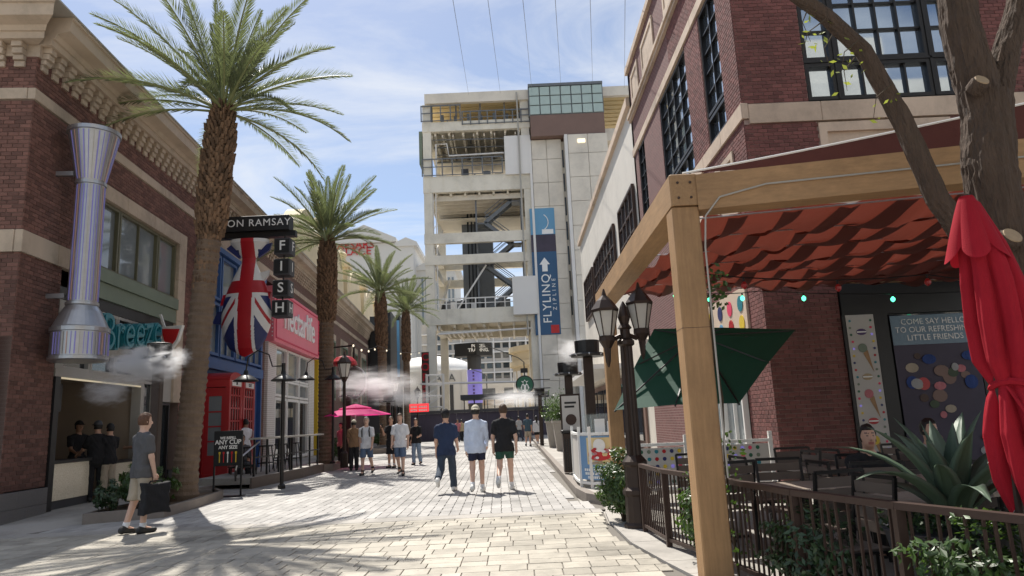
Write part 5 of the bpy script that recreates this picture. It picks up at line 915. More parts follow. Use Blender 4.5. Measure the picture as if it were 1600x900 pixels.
t = thing('post_vine', 'thin vine with few leaves climbing the back of the timber post', 'vine', (1.9,6.62,0)); b = MB(); b.tube([(.02,.02,0),(.0,.04,1.0),(.03,.03,1.6),(-.01,.05,2.2),(.02,.03,2.7)], .012, 5); part('stems', b, 'stem', t); b = MB(); r = random.Random(5)
for k in range(130): z = r.choice([r.uniform(.1,1.3), r.uniform(2.45,2.85)]); q = Vector((r.uniform(-.02,.16), r.uniform(-.08,.1), z)); s = r.uniform(.02,.04); tg = Vector((r.uniform(-1,1),r.uniform(-1,1),r.uniform(-1,.6))).normalized(); bt = tg.cross(Vector((.3,1,.2))).normalized(); b.add([q,q+tg*s+bt*s*.5,q+tg*s*2,q+tg*s-bt*s*.5],[(0,1,2,3)])
part('foliage', b, 'leaf', t, kind='stuff')
# agave in planter
AG = thing('agave_plant', 'large spiky blue green agave in the patio planter', 'plant', (3.0,5.05,.62)); r = random.Random(3)
for k in range(22):
    az = k*2.39996+.4; el = R(84-42*(k/21)+r.uniform(-5,5)); L = r.uniform(.72,.95)*(1 if k > 4 else .85); b = MB(); vs = []; nn = 9
    for i in range(nn+1):
        t = i/nn; e = el-.55*t*t*(k/21); w = .085*(1-.25*math.cos(PI*t))*(1-t**2.2)*1.15+.002; x, z = L*t*math.cos(e), L*t*math.sin(e); nx, nz = -math.sin(e), math.cos(e)
        for s, lift in ((-1,.35),(-.5,.06),(.5,.06),(1,.35)): vs.append((x+nx*w*lift, s*w, z+nz*w*lift))
        vs.append((x-nx*.02*(1-t), 0, z-nz*.02*(1-t)))
    f = [(i*5+j, i*5+j+1, i*5+5+j+1, i*5+5+j) for i in range(nn) for j in range(3)]+[(i*5+3,i*5+4,i*5+9,i*5+8) for i in range(nn)]+[(i*5+4,i*5,i*5+5,i*5+9) for i in range(nn)]
    b.add(vs, f); o = part('leaf', b, 'agave', AG, smooth=True); o.rotation_euler = (0,0,az)
AP = thing('agave_planter', 'round dark planter filled with small succulents under the agave', 'planter', (3.0,5.05,.0)); b = MB(); b.lathe([(.34,0),(.46,.58),(.48,.62),(.44,.62),(.42,.55)], n=24); part('pot', b, 'dkgrey', AP); b = MB(); r = random.Random(8)
for k in range(700): a, q = r.uniform(0,2*PI), r.uniform(.1,.52); p = Vector((q*math.cos(a),q*math.sin(a),.6+.1*r.random())); s = .028; tg = Vector((r.uniform(-1,1),r.uniform(-1,1),r.uniform(0,1))).normalized(); bt = tg.cross(Vector((0,.3,1))).normalized(); b.add([p,p+tg*s+bt*s*.6,p+tg*s*1.8,p+tg*s-bt*s*.6],[(0,1,2,3)])
part('succulents', b, 'leaf_dk', AP, kind='stuff')
# closed red parasol
RU = thing('red_parasol', 'closed bright red parasol tied at the waist beside the tree', 'parasol', (2.86,4.2,0)); b = MB(); n = 128; vs = []; m_ = 90; rl = random.Random(6); lob = [(rl.uniform(.75,1.25), rl.uniform(-.06,.06), rl.uniform(0,1)) for _ in range(7)]
T_ = [0,.03,.16,.30,.45,.58,.645,.66,.70,.80,.92,1]; Z_ = [2.70,2.69,2.42,2.18,1.94,1.70,1.58,1.55,1.49,1.30,1.08,.93]; R_ = [.04,.06,.125,.15,.16,.155,.115,.105,.13,.175,.17,.14]; D_ = [.05,.08,.22,.38,.46,.44,.22,.18,.34,.55,.66,.70]
for i in range(m_+1):
    t = i/m_; z, rr, fd_ = (np.interp(t, T_, q) for q in (Z_, R_, D_)); cxo = .02*math.sin(6*t)+.15*t
    for j in range(n):
        a = 2*PI*j/n; aw = a+.35*math.sin(2.2*t)+.05*math.sin(9*t+3*a); u = (aw/(2*PI)*7) % 7; k = int(u) % 7; fr = u-int(u); L_, sh, ph = lob[k]; fr = min(max(fr+sh*math.sin(PI*fr), 0), 1); crest = abs(math.sin(PI*fr))**.62; fine_ = .07*math.sin(23*a+14*t+ph*6)*crest*min(1, t*3)
        rad = rr*(1-fd_+fd_*(crest*L_+fine_)*1.25); dz = -(t-.74)*.75*(crest-.5)*L_ if t > .74 else 0; vs.append((cxo+rad*math.cos(a), rad*.85*math.sin(a), z+dz))
b.add(vs, [(i*n+j,i*n+(j+1)%n,(i+1)*n+(j+1)%n,(i+1)*n+j) for i in range(m_) for j in range(n)]+[tuple(range(n))]); part('folded_canopy', b, 'redfab', RU, smooth=True)
b = MB(); vs = []
for i in range(15):
    t = i/14; z = 2.73-.36*t
    for j in range(n): a = 2*PI*j/n; c_ = abs(math.sin(2.5*a+.4))**.7; rad = (.04+.125*t**.9)*(1-.25*t+.36*t*c_); vs.append((rad*math.cos(a), rad*.9*math.sin(a), z-.10*t*t*(c_-.4)))
b.add(vs, [(i*n+j,i*n+(j+1)%n,(i+1)*n+(j+1)%n,(i+1)*n+j) for i in range(14) for j in range(n)]+[tuple(range(n))]); part('top_flap', b, 'redfab', RU, smooth=True)
b = MB(); b.tube([(.10+.125*math.cos(a), .108*math.sin(a), 1.56+.02*math.sin(2*a)) for a in np.linspace(0,2*PI,20)], .022, 6); b.bar((.01,-.07,1.55),(.05,-.14,1.38),.05,.01); b.bar((.21,-.05,1.56),(.3,-.09,1.46),.05,.01); part('tie_strap', b, 'redfab', RU); b = MB(); b.tube([(0,0,0),(0,0,2.74)], .024, 8); b.lathe([(.28,0),(.28,.06),(.05,.1)], n=16); part('pole', b, 'bronze', RU)
# green parasol tilted
GU = thing('green_parasol', 'open dark green square parasol tilted behind the timber post', 'parasol', (2.75,10.9,0))
cs = [Vector(at(1022,514,11.8)), Vector(at(1243,515,11.2)), Vector(at(1155,630,9.9)), Vector(at(960,641,10.4))]; o_ = Vector((2.75,10.9,0)); cs = [c-o_ for c in cs]; apex = sum(cs, Vector())/4+Vector((.05,.25,.55)); mids = [(cs[i]+cs[(i+1)%4])/2+Vector((0,0,.03)) for i in range(4)]; rim = [p for i in range(4) for p in (cs[i], mids[i])]
b = MB(); vs = [apex]; k = 5
for q in rim: vs += [apex.lerp(q, i/k)-Vector((0,0,.10*math.sin(PI*i/k))) for i in range(1, k+1)]
f = []
for i in range(8):
    a, c = 1+i*k, 1+((i+1) % 8)*k; f.append((0,a,c)); f += [(a+j,a+j+1,c+j+1,c+j) for j in range(k-1)]
b.add(vs, f); part('canopy', b, 'greenfab', GU)
for q in rim: b = MB(); b.bar(apex-Vector((0,0,.06)), q-Vector((0,0,.02)), .018, .022); part('rib', b, 'blackmetal', GU)
hub = apex.lerp(sum(cs, Vector())/4, .95)-Vector((0,.05,.12)); b = MB(); b.tube([(0.05,0,0),(.1,-.02,1.3),hub,apex], .022, 8); part('pole', b, 'blackmetal', GU)
for q in rim: b = MB(); b.bar(hub, apex.lerp(q,.5)-Vector((0,0,.09)), .012, .015); part('strut', b, 'blackmetal', GU)
b = MB(); b.lathe([(.3,0),(.3,.07),(.05,.1)], (.05,0,0), 16); part('base', b, 'dkgrey', GU)
# tables and chairs
def table(x, y, rz, label, w=.72, d=.72):
    t = thing('patio_table', label, 'table', (x,y,.012), rz, 'patio tables'); n = 6
    for k in range(n): b = MB(); x0 = -w/2+k*w/n; b.cbox(x0+.003,x0+w/n-.003,-d/2,d/2,.70,.735,.004); part('plank', b, 'tabletop', t)
    b = MB(); b.tube([(0,0,.02),(0,0,.7)], .035, 8); part('pedestal', b, 'blackmetal', t); b = MB(); b.bar((-.3,0,.02),(.3,0,.02),.07,.03); b.bar((0,-.3,.021),(0,.3,.021),.07,.03); part('foot', b, 'blackmetal', t)
def chair(x, y, rz, label, h=.92):
    t = thing('slat_chair', label, 'chair', (x,y,.012), rz, 'slatted patio chairs')
    for k in range(5): b = MB(); b.cbox(-.22,.22,-.2+k*.085,-.125+k*.085,.43,.45,.004); part('seat_slat', b, 'slat', t)
    for k in range(4): b = MB(); z = .56+k*.095; yy = -.235-(z-.45)*.12; b.bar((-.22,yy,z),(.22,yy,z),.018,.08); part('back_slat', b, 'slat', t)
    for sx in (-1,1):
        b = MB(); b.bar((sx*.235,.2,0),(sx*.235,.2,.43),.025,.025); part('leg', b, 'blackmetal', t); b = MB(); b.bar((sx*.235,-.24,0),(sx*.235,-.22,.43),.025,.025); b.bar((sx*.235,-.22,.43),(sx*.235,-.29,.93),.025,.025); part('leg', b, 'blackmetal', t)
    b = MB(); b.bar((-.235,-.292,.93),(.235,-.292,.93),.03,.03); part('back_rail', b, 'blackmetal', t)
    for sx in (-1,1): b = MB(); b.bar((sx*.235,-.2,.425),(sx*.235,.2,.425),.02,.02); part('seat_rail', b, 'blackmetal', t)
table(3.0,5.75,R(8),'patio table in front of the agave planter'); table(3.72,9.0,R(5),'patio table below the brick pier'); table(4.1,6.2,R(4),'patio table behind the red parasol'); table(3.85,7.2,R(0),'patio table at which the dark haired person sits'); table(2.35,8.6,R(6),'patio table nearest the lamp post'); table(2.75,7.0,R(2),'patio table beside the railing behind the vine')
for x, y, rz, lab in ((2.42,5.5,100,'chair left of the agave with its back to the railing'),(3.3,6.5,170,'chair behind the agave table facing the camera side'),(2.6,6.35,15,'chair between railing table and agave table'),(3.35,8.95,95,'chair left of the table by the brick pier'),(4.2,9.2,-80,'chair right of the table by the brick pier'),(3.75,9.6,180,'chair against the brick pier'),(4.0,6.75,10,'chair in front of the seated person table'),(4.5,7.3,-90,'chair beside the seated person table under the poster'),(2.3,9.2,180,'chair beyond the table near the lamp post'),(2.85,8.5,-85,'chair right of the table near the lamp post'),(2.2,7.95,20,'chair just behind the railing near the lamp post'),(3.25,7.2,-88,'chair right of the railing table'),(2.8,7.6,175,'chair beyond the railing table'),(5.1,9.4,175,'chair farthest right by the shop window'),(4.75,6.0,-95,'chair at the right table behind the red parasol')): chair(x, y, R(rz), 'dark slatted metal '+lab)
# dotted barrier
for k, (xa, xb) in enumerate(((1.95,2.85),(2.9,4.3))):
    t = thing('dotted_barrier', ('white barrier panel with coloured dots left of the timber post','white barrier panel with coloured dots in front of the brick pier')[k], 'barrier', (0,12.25,.012), 0, 'dotted barrier panels'); b = MB()
    for x in (xa, xb): b.box(x-.03,x+.03,-.03,.03,0,1.1)
    b.box(xa,xb,-.02,.02,.93,.98); b.box(xa,xb,-.02,.02,.2,.25); part('frame', b, 'white', t); b = MB(); b.box(xa+.04,xb-.04,-.006,.006,.27,.9); part('panel', b, 'posterwhite', t)
    for i in range(int((xb-xa-.1)/.13)):
        for j in range(5): b = MB(); b.lathe([(.033,0),(.033,.004)], n=12); o = part('dot', b, dots[(i*3+j*5) % 8], t); place(o, (xa+.13+i*.13, -.007, .34+j*.125), (PI/2,0,0))
# dessert barrier / cart with sundae picture
DC = thing('dessert_stand', 'curved white framed stand with blue strawberry dessert poster on the kerb', 'stand', (0,0,.14))
pp = [(1.19,15.9),(1.16,14.7),(1.19,14.1),(1.36,13.75),(1.60,13.60),(1.86,13.56)]
b = MB()
for (xa,ya),(xb,yb) in zip(pp, pp[1:]): [b.bar((xa,ya,z),(xb,yb,z),.05,.05) for z in (.1,1.02)]
for x, y in (pp[0],pp[2],pp[3],pp[5]): b.bar((x,y,0),(x,y,1.16),.055,.055)
part('frame', b, 'white', DC); b = MB(); b.add([(x,y,z) for x,y in pp for z in (.16,.98)], [(2*i,2*i+2,2*i+3,2*i+1) for i in range(5)], 0); b.m[:2] = [1,1]; part('poster', b, ['denimblue' if mat('denimblue', (.16,.30,.50), .6, .06, 2) else '', 'posterwhite'], DC)
def curve(u, z, off=.012):   # u 0..1 along last three bends
    q = [Vector(p) for p in pp[2:]]; L = [(q[i+1]-q[i]).length for i in range(3)]; s = u*sum(L); i = 0
    while i < 2 and s > L[i]: s -= L[i]; i += 1
    d = (q[i+1]-q[i]).normalized(); p = q[i]+d*s; return (p.x-d.y*-1*-off if 0 else p.x+d.y*off*1, p.y-d.x*off, z)
def cpatch(u0, u1, z0, z1, m, off, nm, ell=False, n=10):
    b = MB()
    if ell: uc, zc = (u0+u1)/2, (z0+z1)/2; b.add([curve(uc+(u1-u0)/2*math.cos(a), zc+(z1-z0)/2*math.sin(a), off) for a in np.linspace(0,2*PI,17)[:-1]]+[curve(uc,zc,off+.002)], [(i,(i+1)%16,16) for i in range(16)])
    else: b.add([curve(u0+(u1-u0)*i/n, z, off) for i in range(n+1) for z in (z0,z1)], [(2*i,2*i+2,2*i+3,2*i+1) for i in range(n)])
    part(nm, b, m, DC)
cpatch(.30,.97,.45,.95,'roof_yellow',.008,'picture_background'); cpatch(.33,.95,.42,.70,'palegrey',.012,'dessert_plate',True); cpatch(.36,.92,.46,.56,'cutwood',.016,'waffle',True); cpatch(.37,.90,.52,.76,'red',.02,'strawberries',True); cpatch(.50,.76,.68,.93,'white',.026,'cream_swirl',True)
for k in range(9): r = random.Random(k); u, z = r.uniform(.4,.85), r.uniform(.52,.72); cpatch(u,u+.08,z,z+.05,r.choice(['fishred','pinkc','white']),.028+.001*k,'strawberry',True)
for k, (u0, u1) in enumerate(((.18,.78),(.2,.8),(.3,.66))): 
    for j in range(8): du = (u1-u0)/8; cpatch(u0+j*du, u0+j*du+du*.72, .36-.07*k-.035, .36-.07*k+.012, 'ltext', .012, 'print_block', n=2)
b = MB(); b.box(1.42,1.95,13.85,15.9,.0,.85); part('counter', b, 'posterwhite', DC); b = MB(); b.box(1.4,2.0,13.85,15.9,.86,.9); b.box(1.43,1.45,14.0,15.8,.9,1.38); b.box(1.43,1.98,14.0,14.02,.9,1.38); b.box(1.43,2.0,14.0,15.8,1.381,1.40); part('display_case', b, 'pane_clear', DC)
b = MB(); b.box(1.5,1.7,13.97,13.985,1.0,1.3); b.box(1.75,1.95,13.97,13.985,1.0,1.25); part('price_card', b, 'white', DC)
TB = thing('trash_bin', 'dark slatted bin with framed menu above beside the dessert stand', 'bin', (1.3,17.6,.14)); b = MB(); b.cbox(-.22,.22,-.22,.22,.05,.98,.02); part('body', b, 'bronze', TB)
for k in range(7): b = MB(); b.box(-.2+k*.06,-.17+k*.06,-.236,-.221,.1,.85); part('slat', b, 'blackmetal', TB)
b = MB(); b.cbox(-.25,.25,-.25,.25,.98,1.06,.02); part('lid', b, 'blackmetal', TB)
MF = thing('framed_menu_sign', 'framed chocolate dessert menu standing behind the dark bin', 'sign', (1.36,18.2,.14)); b = MB(); b.cbox(-.26,.26,-.04,.04,.95,1.95,.01); b.bar((-.2,0,0),(-.2,0,.95),.05,.05); b.bar((.2,0,0),(.2,0,.95),.05,.05); part('frame', b, 'bronze', MF); b = MB(); b.box(-.22,.22,-.048,-.041,1.0,1.9); part('sheet', b, 'posterwhite', MF); flat(MF, circ(0,1.3,.14), 'brownmetal', 'picture', -.055); flat(MF, [(-.15,1.7),(.15,1.7),(.15,1.75),(-.15,1.75)], 'black', 'print', -.055); flat(MF, [(-.15,1.6),(.1,1.6),(.1,1.65),(-.15,1.65)], 'black', 'print', -.055)
for k, (px, py, Y, s_) in enumerate(((862,672,34,1.0),(874,668,30,.95))):
    q = at(px, 690, Y); t = thing('potted_tree', ('clipped green shrub in a tall tapered stone pot by the kerb','second green shrub in a tapered pot behind the bin')[k], 'plant', (q.x+.15,Y,.14), 0, 'potted shrubs'); b = MB(); b.add([(sx*w,sy*w,z) for w,z in ((.26,0),(.38,1.15),(.42,1.16),(.42,1.25),(.34,1.25)) for sx,sy in ((-1,-1),(1,-1),(1,1),(-1,1))], [(i*4+j,i*4+(j+1)%4,i*4+4+(j+1)%4,i*4+4+j) for i in range(4) for j in range(4)]+[(16,17,18,19)]); part('pot', b, 'pot', t)
    b = MB(); r = random.Random(40+k); b.tube([(0,0,1.2),(0,0,2.0)], .03, 6); part('trunk', b, 'stem', t); b = MB()
    for i in range(1500): p = Vector((r.gauss(0,.24),r.gauss(0,.24),1.85+r.gauss(0,.26))) if i % 2 else Vector((r.gauss(0,.22),r.gauss(0,.22),1.5+r.gauss(0,.12))); s = .06*r.uniform(.6,1.2); tg = Vector((r.uniform(-1,1),r.uniform(-1,1),r.uniform(-1,1))).normalized(); bt = tg.cross(Vector((r.uniform(-1,1),.2,1))).normalized(); b.add([p,p+tg*s+bt*s*.4,p+tg*s*2,p+tg*s-bt*s*.4],[(0,1,2,3)])
    part('foliage', b, 'leaf', t, kind='stuff')
# ================================================================== people (fields polygonised by surface nets)
def surfnet(f, lo, hi, h):
    B = 5; nb = [int(math.ceil((hi[i]-lo[i]+3*h)/(B*h))) for i in range(3)]; ax = [lo[i]-h+h*np.arange(nb[i]*B) for i in range(3)]   # coarse blocks first, fine values only near the surface
    ctr = np.stack(np.meshgrid(*[lo[i]-h+h*((B-1)/2+B*np.arange(nb[i])) for i in range(3)], indexing='ij'), -1); cv = f(ctr); near = np.abs(cv) < h*B*1.05
    V = np.repeat(np.repeat(np.repeat(cv, B, 0), B, 1), B, 2); fm = np.repeat(np.repeat(np.repeat(near, B, 0), B, 1), B, 2); ij = np.argwhere(fm)
    if len(ij): V[fm] = f(np.stack([ax[k][ij[:, k]] for k in range(3)], -1))
    S = V < 0; nx, ny, nz = V.shape
    acc = np.zeros((nx-1,ny-1,nz-1,3)); cnt = np.zeros((nx-1,ny-1,nz-1)); cs = [(a,b,c) for a in (0,1) for b in (0,1) for c in (0,1)]
    sl = lambda o: tuple(slice(o[i], V.shape[i]-1+o[i]) for i in range(3))
    for a in cs:
        for k in range(3):
            if a[k]: continue
            b = list(a); b[k] = 1; va, vb = V[sl(a)], V[sl(b)]; cr_ = (va < 0) != (vb < 0); t = np.where(cr_, va/np.where(cr_, va-vb, 1), 0); p = np.zeros(acc.shape); p += np.array(a); p[..., k] = t; acc += p*cr_[..., None]; cnt += cr_
    m = cnt > 0; idx = -np.ones(cnt.shape, int); idx[m] = np.arange(m.sum()); ii = np.argwhere(m); vs = np.array([ax[i][0] for i in range(3)])+(ii+acc[m]/cnt[m][:, None])*h; fs = []
    for k in range(3):
        a, b = [(1,2),(2,0),(0,1)][k]; n = [nx,ny,nz]; s0 = [slice(1,n[q]-1) for q in range(3)]; s0[k] = slice(0,n[k]-1); s1 = list(s0); s1[k] = slice(1,n[k]); A, B = S[tuple(s0)], S[tuple(s1)]; w = np.argwhere(A != B)
        if not len(w): continue
        o = np.array([1,1,1]); o[k] = 0; w = w+o; da = np.zeros(3,int); da[a] = 1; db = np.zeros(3,int); db[b] = 1
        q = np.stack([idx[tuple((w-da-db).T)], idx[tuple((w-db).T)], idx[tuple(w.T)], idx[tuple((w-da).T)]], 1); fl = ~A[tuple((w-o).T)]; q[fl] = q[fl][:, ::-1]; fs.append(q)
    return vs, np.concatenate(fs)
def rc(P, a, b, ra, rb, sy=1., c=None):       # round cone distance; sy squashes depth
    a, b = np.array(a, float), np.array(b, float)
    if sy != 1.: k = np.array([1, 1/sy, 1]); P = P*k; a = a*k; b = b*k
    d = b-a; t = np.clip(((P-a)@d)/max(d@d, 1e-9), 0, 1); return (np.linalg.norm(P-a-t[..., None]*d, axis=-1)-(ra+(rb-ra)*t))*(sy if sy < 1 else 1)
def ell(P, c, r): r = np.array(r); q = (P-np.array(c))/r; l = np.linalg.norm(q, axis=-1); return (l-1)*r.min()
def smin(a, b, k=.04): h = np.clip(.5+.5*(b-a)/k, 0, 1); return b+(a-b)*h-k*h*(1-h)
def smn(L, k=.04):
    r = L[0]
    for x in L[1:]: r = smin(r, x, k)
    return r
def person(label, loc, face, top, bottom, skin='skin_a', hair='hair_br', hcut='short', sleeve='short', legs='trousers', shoes='shoe_w', height=1.78, stride=.0, arms=(.15,-.15), elbows=(.25,.25), sit=False, cap=None, female=False, bag=None, det=.017, group='people on the walkway', socks=True, abd=(.12,.12), heavy=1., head_turn=0., lean=0., loose=1.):
    """faces local +Y; face = heading (0 looks away from the camera)"""
    t = thing('person', label, 'person', loc, face, group); s = height/1.78; t.scale = (s,s,s)
    hz = .47 if sit else .93; hw = .088*heavy; J = {}; tl = lean
    for sd, sg in (('L',-1),('R',1)):
        a = R(88) if sit else sg*stride; kb = R(85) if sit else (.12+1.5*max(0,-sg*stride) if stride else .04)
        hip = np.array([sg*hw, 0, hz]); kn = hip+.44*np.array([sg*.015*(1 if not sit else 4), math.sin(a), -math.cos(a)]); a2 = a-kb; an = kn+.42*np.array([0, math.sin(a2), -math.cos(a2)]); J[sd+'h'], J[sd+'k'], J[sd+'a'] = hip, kn, an
        ff = 0 if (sit or not stride or sg*stride > 0) else -.75*min(1, abs(stride)*2.2); J[sd+'t'] = an+np.array([sg*.02, .17*math.cos(ff), -.045+.17*math.sin(ff)]); J[sd+'heel'] = an+np.array([0,-.045,-.04+.0*ff])
        sh = np.array([sg*(.175 if not female else .155)*heavy**.5, .0+tl*.42, hz+.452]); aa = arms[0 if sg < 0 else 1]; ab = abd[0 if sg < 0 else 1]; el = sh+.28*np.array([sg*math.sin(ab), math.sin(aa)*math.cos(ab), -math.cos(aa)*math.cos(ab)]); ee = aa+elbows[0 if sg < 0 else 1]; ab2 = ab*.3; wr = el+.25*np.array([sg*math.sin(ab2)*.5-sg*.02, math.sin(ee), -math.cos(ee)]); J[sd+'s'], J[sd+'e'], J[sd+'w'] = sh, el, wr; J[sd+'f'] = (wr-el)/np.linalg.norm(wr-el)
    nz = hz+.56; chest = np.array([0, tl*.36, hz+.40]); head = np.array([0, .015+tl*.6, nz+.155])
    if not sit:                                  # stand on the lower foot
        dz = min(J['La'][2]-.085, J['Ra'][2]-.085, J['Lt'][2]-.028, J['Rt'][2]-.028)
        for k in list(J):
            if not k.endswith('f'): J[k] = J[k]-np.array([0,0,dz])
        chest = chest-[0,0,dz]; head = head-[0,0,dz]; hz -= dz; nz -= dz
    def legf(P, inf=0., wide=0.): return smn([smin(rc(P,J[q+'h'],J[q+'k'],.082*heavy**.5+inf,.058+inf+wide), rc(P,J[q+'k'],J[q+'a'],.057+inf+wide,.040+inf+wide*1.6), .03) for q in 'LR'], .015)
    def torso(P, inf=0.): return smn([rc(P,(0,-.01,hz+.02),(0,0,hz+.16),.145*heavy+inf,.128*heavy+inf,.72), rc(P,(0,0,hz+.16),chest-[0,0,.03],.116*heavy+inf,(.140 if not female else .124)*heavy**.5+inf,.66), rc(P,(0,tl*.5,nz-.035),J['Ls'],.05+inf*.7,.050+inf*.8), rc(P,(0,tl*.5,nz-.035),J['Rs'],.05+inf*.7,.050+inf*.8), rc(P,chest,(0,tl*.5,nz-.03),.09+inf,.052+inf,.8)], .05)
    def armf(P, lo=.0, inf=0., k='both'): return smn([smin(rc(P,J[q+'s'],J[q+'e'],.052+inf,.041+inf), rc(P,J[q+'e'],J[q+'w'],.041+inf,.028+inf), .02) for q in 'LR'], .01)
    hd = lambda P, inf=0.: smin(ell(P, head+[0,0,.02], (.076+inf,.096+inf,.112+inf)), ell(P, head+[0,.025,-.065], (.055+inf,.06+inf,.062+inf)), .04)
    def body(P):
        d = smn([torso(P), legf(P), armf(P)], .03); d = smin(d, rc(P,(0,tl*.5,nz-.04),head+[0,-.015,-.06],.056,.052), .03); d = smin(d, hd(P), .03)
        d = smin(d, ell(P, head+[0,.105,-.02], (.014,.022,.022)), .015)
        for q in (-1,1): d = smin(d, ell(P, head+[q*.078,-.005,0], (.012,.025,.032)), .008); d = np.minimum(d, rc(P, J['Lw' if q < 0 else 'Rw'], J['Lw' if q < 0 else 'Rw']+J['Lf' if q < 0 else 'Rf']*.07, .027, .03, 1.))
        for q in 'LR': d = smin(d, rc(P,J[q+'a'],J[q+'t'],.036,.026), .03)
        return d
    allp = np.array([v for k, v in J.items() if not k.endswith('f')]+[head+[0,0,.16]]); lo, hi = allp.min(0)-.22, allp.max(0)+.2
    cl = lambda p: 0
    def mk(nm, f, mt, parent=t, lo_=lo, hi_=hi, h=det, feat=False):
        vs, fs = surfnet(f, lo_, hi_, h); me = bpy.data.meshes.new(nm); vl = vs.tolist(); fl = fs.tolist(); mi = None
        if feat:
            for q in 'LR':                       # five unequal curled fingers on each hand, rooted in the palm
                w, d = J[q+'w'], J[q+'f']; side = np.array([0,1,0])-d*d[1]; side /= np.linalg.norm(side)+1e-9; inn = np.cross(d, side)*(1 if q == 'L' else -1); b = MB()
                for k, (off, L) in enumerate(((.030,.062),(.011,.072),(-.009,.068),(-.028,.054))): p0 = w+d*.075+side*off; b.tube([p0, p0+d*L*.5+inn*.004, p0+d*L*.82+inn*L*.3, p0+d*L*.95+inn*L*.62], [.0095,.009,.008,.006], 5)
                p0 = w+d*.03+side*.03; b.tube([p0, p0+d*.03+side*.022+inn*.01, p0+d*.062+side*.024+inn*.022], [.011,.010,.007], 5); o = len(vl); vl += [list(map(float, v)) for v in b.v]; fl += [[i+o for i in f_] for f_ in b.f]
            C = np.array([np.mean([vl[i] for i in f_], axis=0) for f_ in fl])-head; mi = np.zeros(len(fl), int); fr = C[:, 1] > .05
            for q in (-1,1): mi[fr & (np.hypot(C[:,0]-q*.031, (C[:,2]-.012)*1.6) < .011)] = 1; mi[fr & (np.abs(C[:,0]-q*.032) < .022) & (np.abs(C[:,2]-.040) < .005)] = 1
            mi[fr & (np.abs(C[:,0]) < .027) & (np.abs(C[:,2]+.062) < .009)] = 2
        me.from_pydata(vl, [], fl); [me.materials.append(M[x]) for x in (mt if isinstance(mt, list) else [mt])]; me.polygons.foreach_set('use_smooth', [True]*len(fl))
        if mi is not None: me.polygons.foreach_set('material_index', mi.tolist())
        return link(nm, me, parent)
    mk('body', body, [skin,'feature','lips'], h=det*.85, feat=True)
    wav = lambda P, a=.006: a*(np.sin(P[...,2]*24+P[...,0]*31+2*np.sin(P[...,0]*17+P[...,2]*6))*np.sin(P[...,1]*21+P[...,0]*23+P[...,2]*7)+.35*np.sin(P[...,2]*42-np.abs(P[...,0])*55))
    # garment for the upper body
    hem = hz-(.02 if top[1:] == '' else .03)-(.05 if loose > 1 else 0); sl = {'short': .62, 'long': 1.9, 'none': .05}[sleeve]
    def shirt(P):
        d = torso(P, .008+.010*loose); d = smin(d, rc(P,(0,-.005,hz-.17),(0,0,hz+.25),.136*heavy+.008*loose,.128*heavy+.008*loose,.74), .03)
        d = smin(d, np.maximum(legf(P, .028, .012), P[...,2]-hz-.05), .03)
        for q in 'LR':
            A, B, W_ = J[q+'s'], J[q+'e'], J[q+'w']
            if sleeve == 'long': d = smin(d, smin(rc(P,A,B,.066,.055), rc(P,B,B+(W_-B)*.93,.055,.042), .02), .03)
            else: d = smin(d, rc(P,A,A+(B-A)*sl,.068,.064+.006*loose), .03)
        d = np.maximum(d, -(P[...,2]-(hz-.10-.02*loose))); d = np.maximum(d, -ell(P, (0,tl*.5+.012,nz+.012), (.078,.085,.062))); d = np.maximum(d, P[...,2]-nz-.0); return d+wav(P)
    mk('shirt', shirt, top)
    hemz = {'trousers': None, 'shorts': J['Lk'][2]+.03, 'short_shorts': J['Lk'][2]+.15, 'long_shorts': J['Lk'][2]-.02}[legs]
    def pants(P):
        w = {'trousers': .012, 'shorts': .022, 'short_shorts': .02, 'long_shorts': .03}[legs]; d = smn([legf(P, .012, w), rc(P,(0,-.012,hz-.03),(0,0,hz+.09),.140*heavy,.132*heavy,.76)], .03); d = np.maximum(d, P[...,2]-(hz+.11))
        if hemz is not None and not sit: d = np.maximum(d, -(P[...,2]-hemz))
        elif legs == 'trousers':
            for q in 'LR': d = np.maximum(d, np.minimum(-((P-J[q+'a'])@((J[q+'k']-J[q+'a'])/.42)+.01), .17-np.linalg.norm(P-J[q+'a'], axis=-1)))
        return d+wav(P, .005)
    mk('trousers' if legs == 'trousers' else 'shorts', pants, bottom)
    for q in 'LR':
        f = lambda P, q=q: smn([rc(P,J[q+'heel'],J[q+'t'],.047,.037), rc(P,J[q+'a']+[0,-.005,.0],J[q+'heel'],.047,.046)], .03); p = np.array([J[q+'heel'],J[q+'t'],J[q+'a']]); mk('shoe', f, shoes, t, p.min(0)-.08, p.max(0)+.08, .013)
        if socks and legs != 'trousers': p = np.array([J[q+'a'],J[q+'a']+[0,0,.09]]); mk('sock', lambda P, q=q: np.maximum(rc(P,J[q+'a'],J[q+'a']+(J[q+'k']-J[q+'a'])*.3,.047,.05), P[...,2]-J[q+'a'][2]-.075), 'white_c' if socks is True else socks, t, p.min(0)-.07, p.max(0)+.07, .014)
    hl, hh = head-[.16,.19,.34], head+[.16,.2,.2]
    def hairf(P):
        L = P-head; d = hd(P, .014)+.004*np.sin(P[...,0]*90)*np.sin(P[...,2]*70+P[...,1]*60); face_ = np.minimum(L[...,1]-.022-.10*np.maximum(L[...,2]-.03,0)*3, .075-L[...,2]); d = np.maximum(d, face_); low = -.055 if hcut == 'short' else -.3
        d = np.maximum(d, -(L[...,2]-low-.0)) if hcut == 'short' else d
        if hcut == 'long': d = smin(d, rc(P, head+[0,-.05,-.02], head+[0,-.085,-.26], .08, .05, .7), .03)
        return d
    mk('hair', hairf, hair, t, hl, hh, .0125)
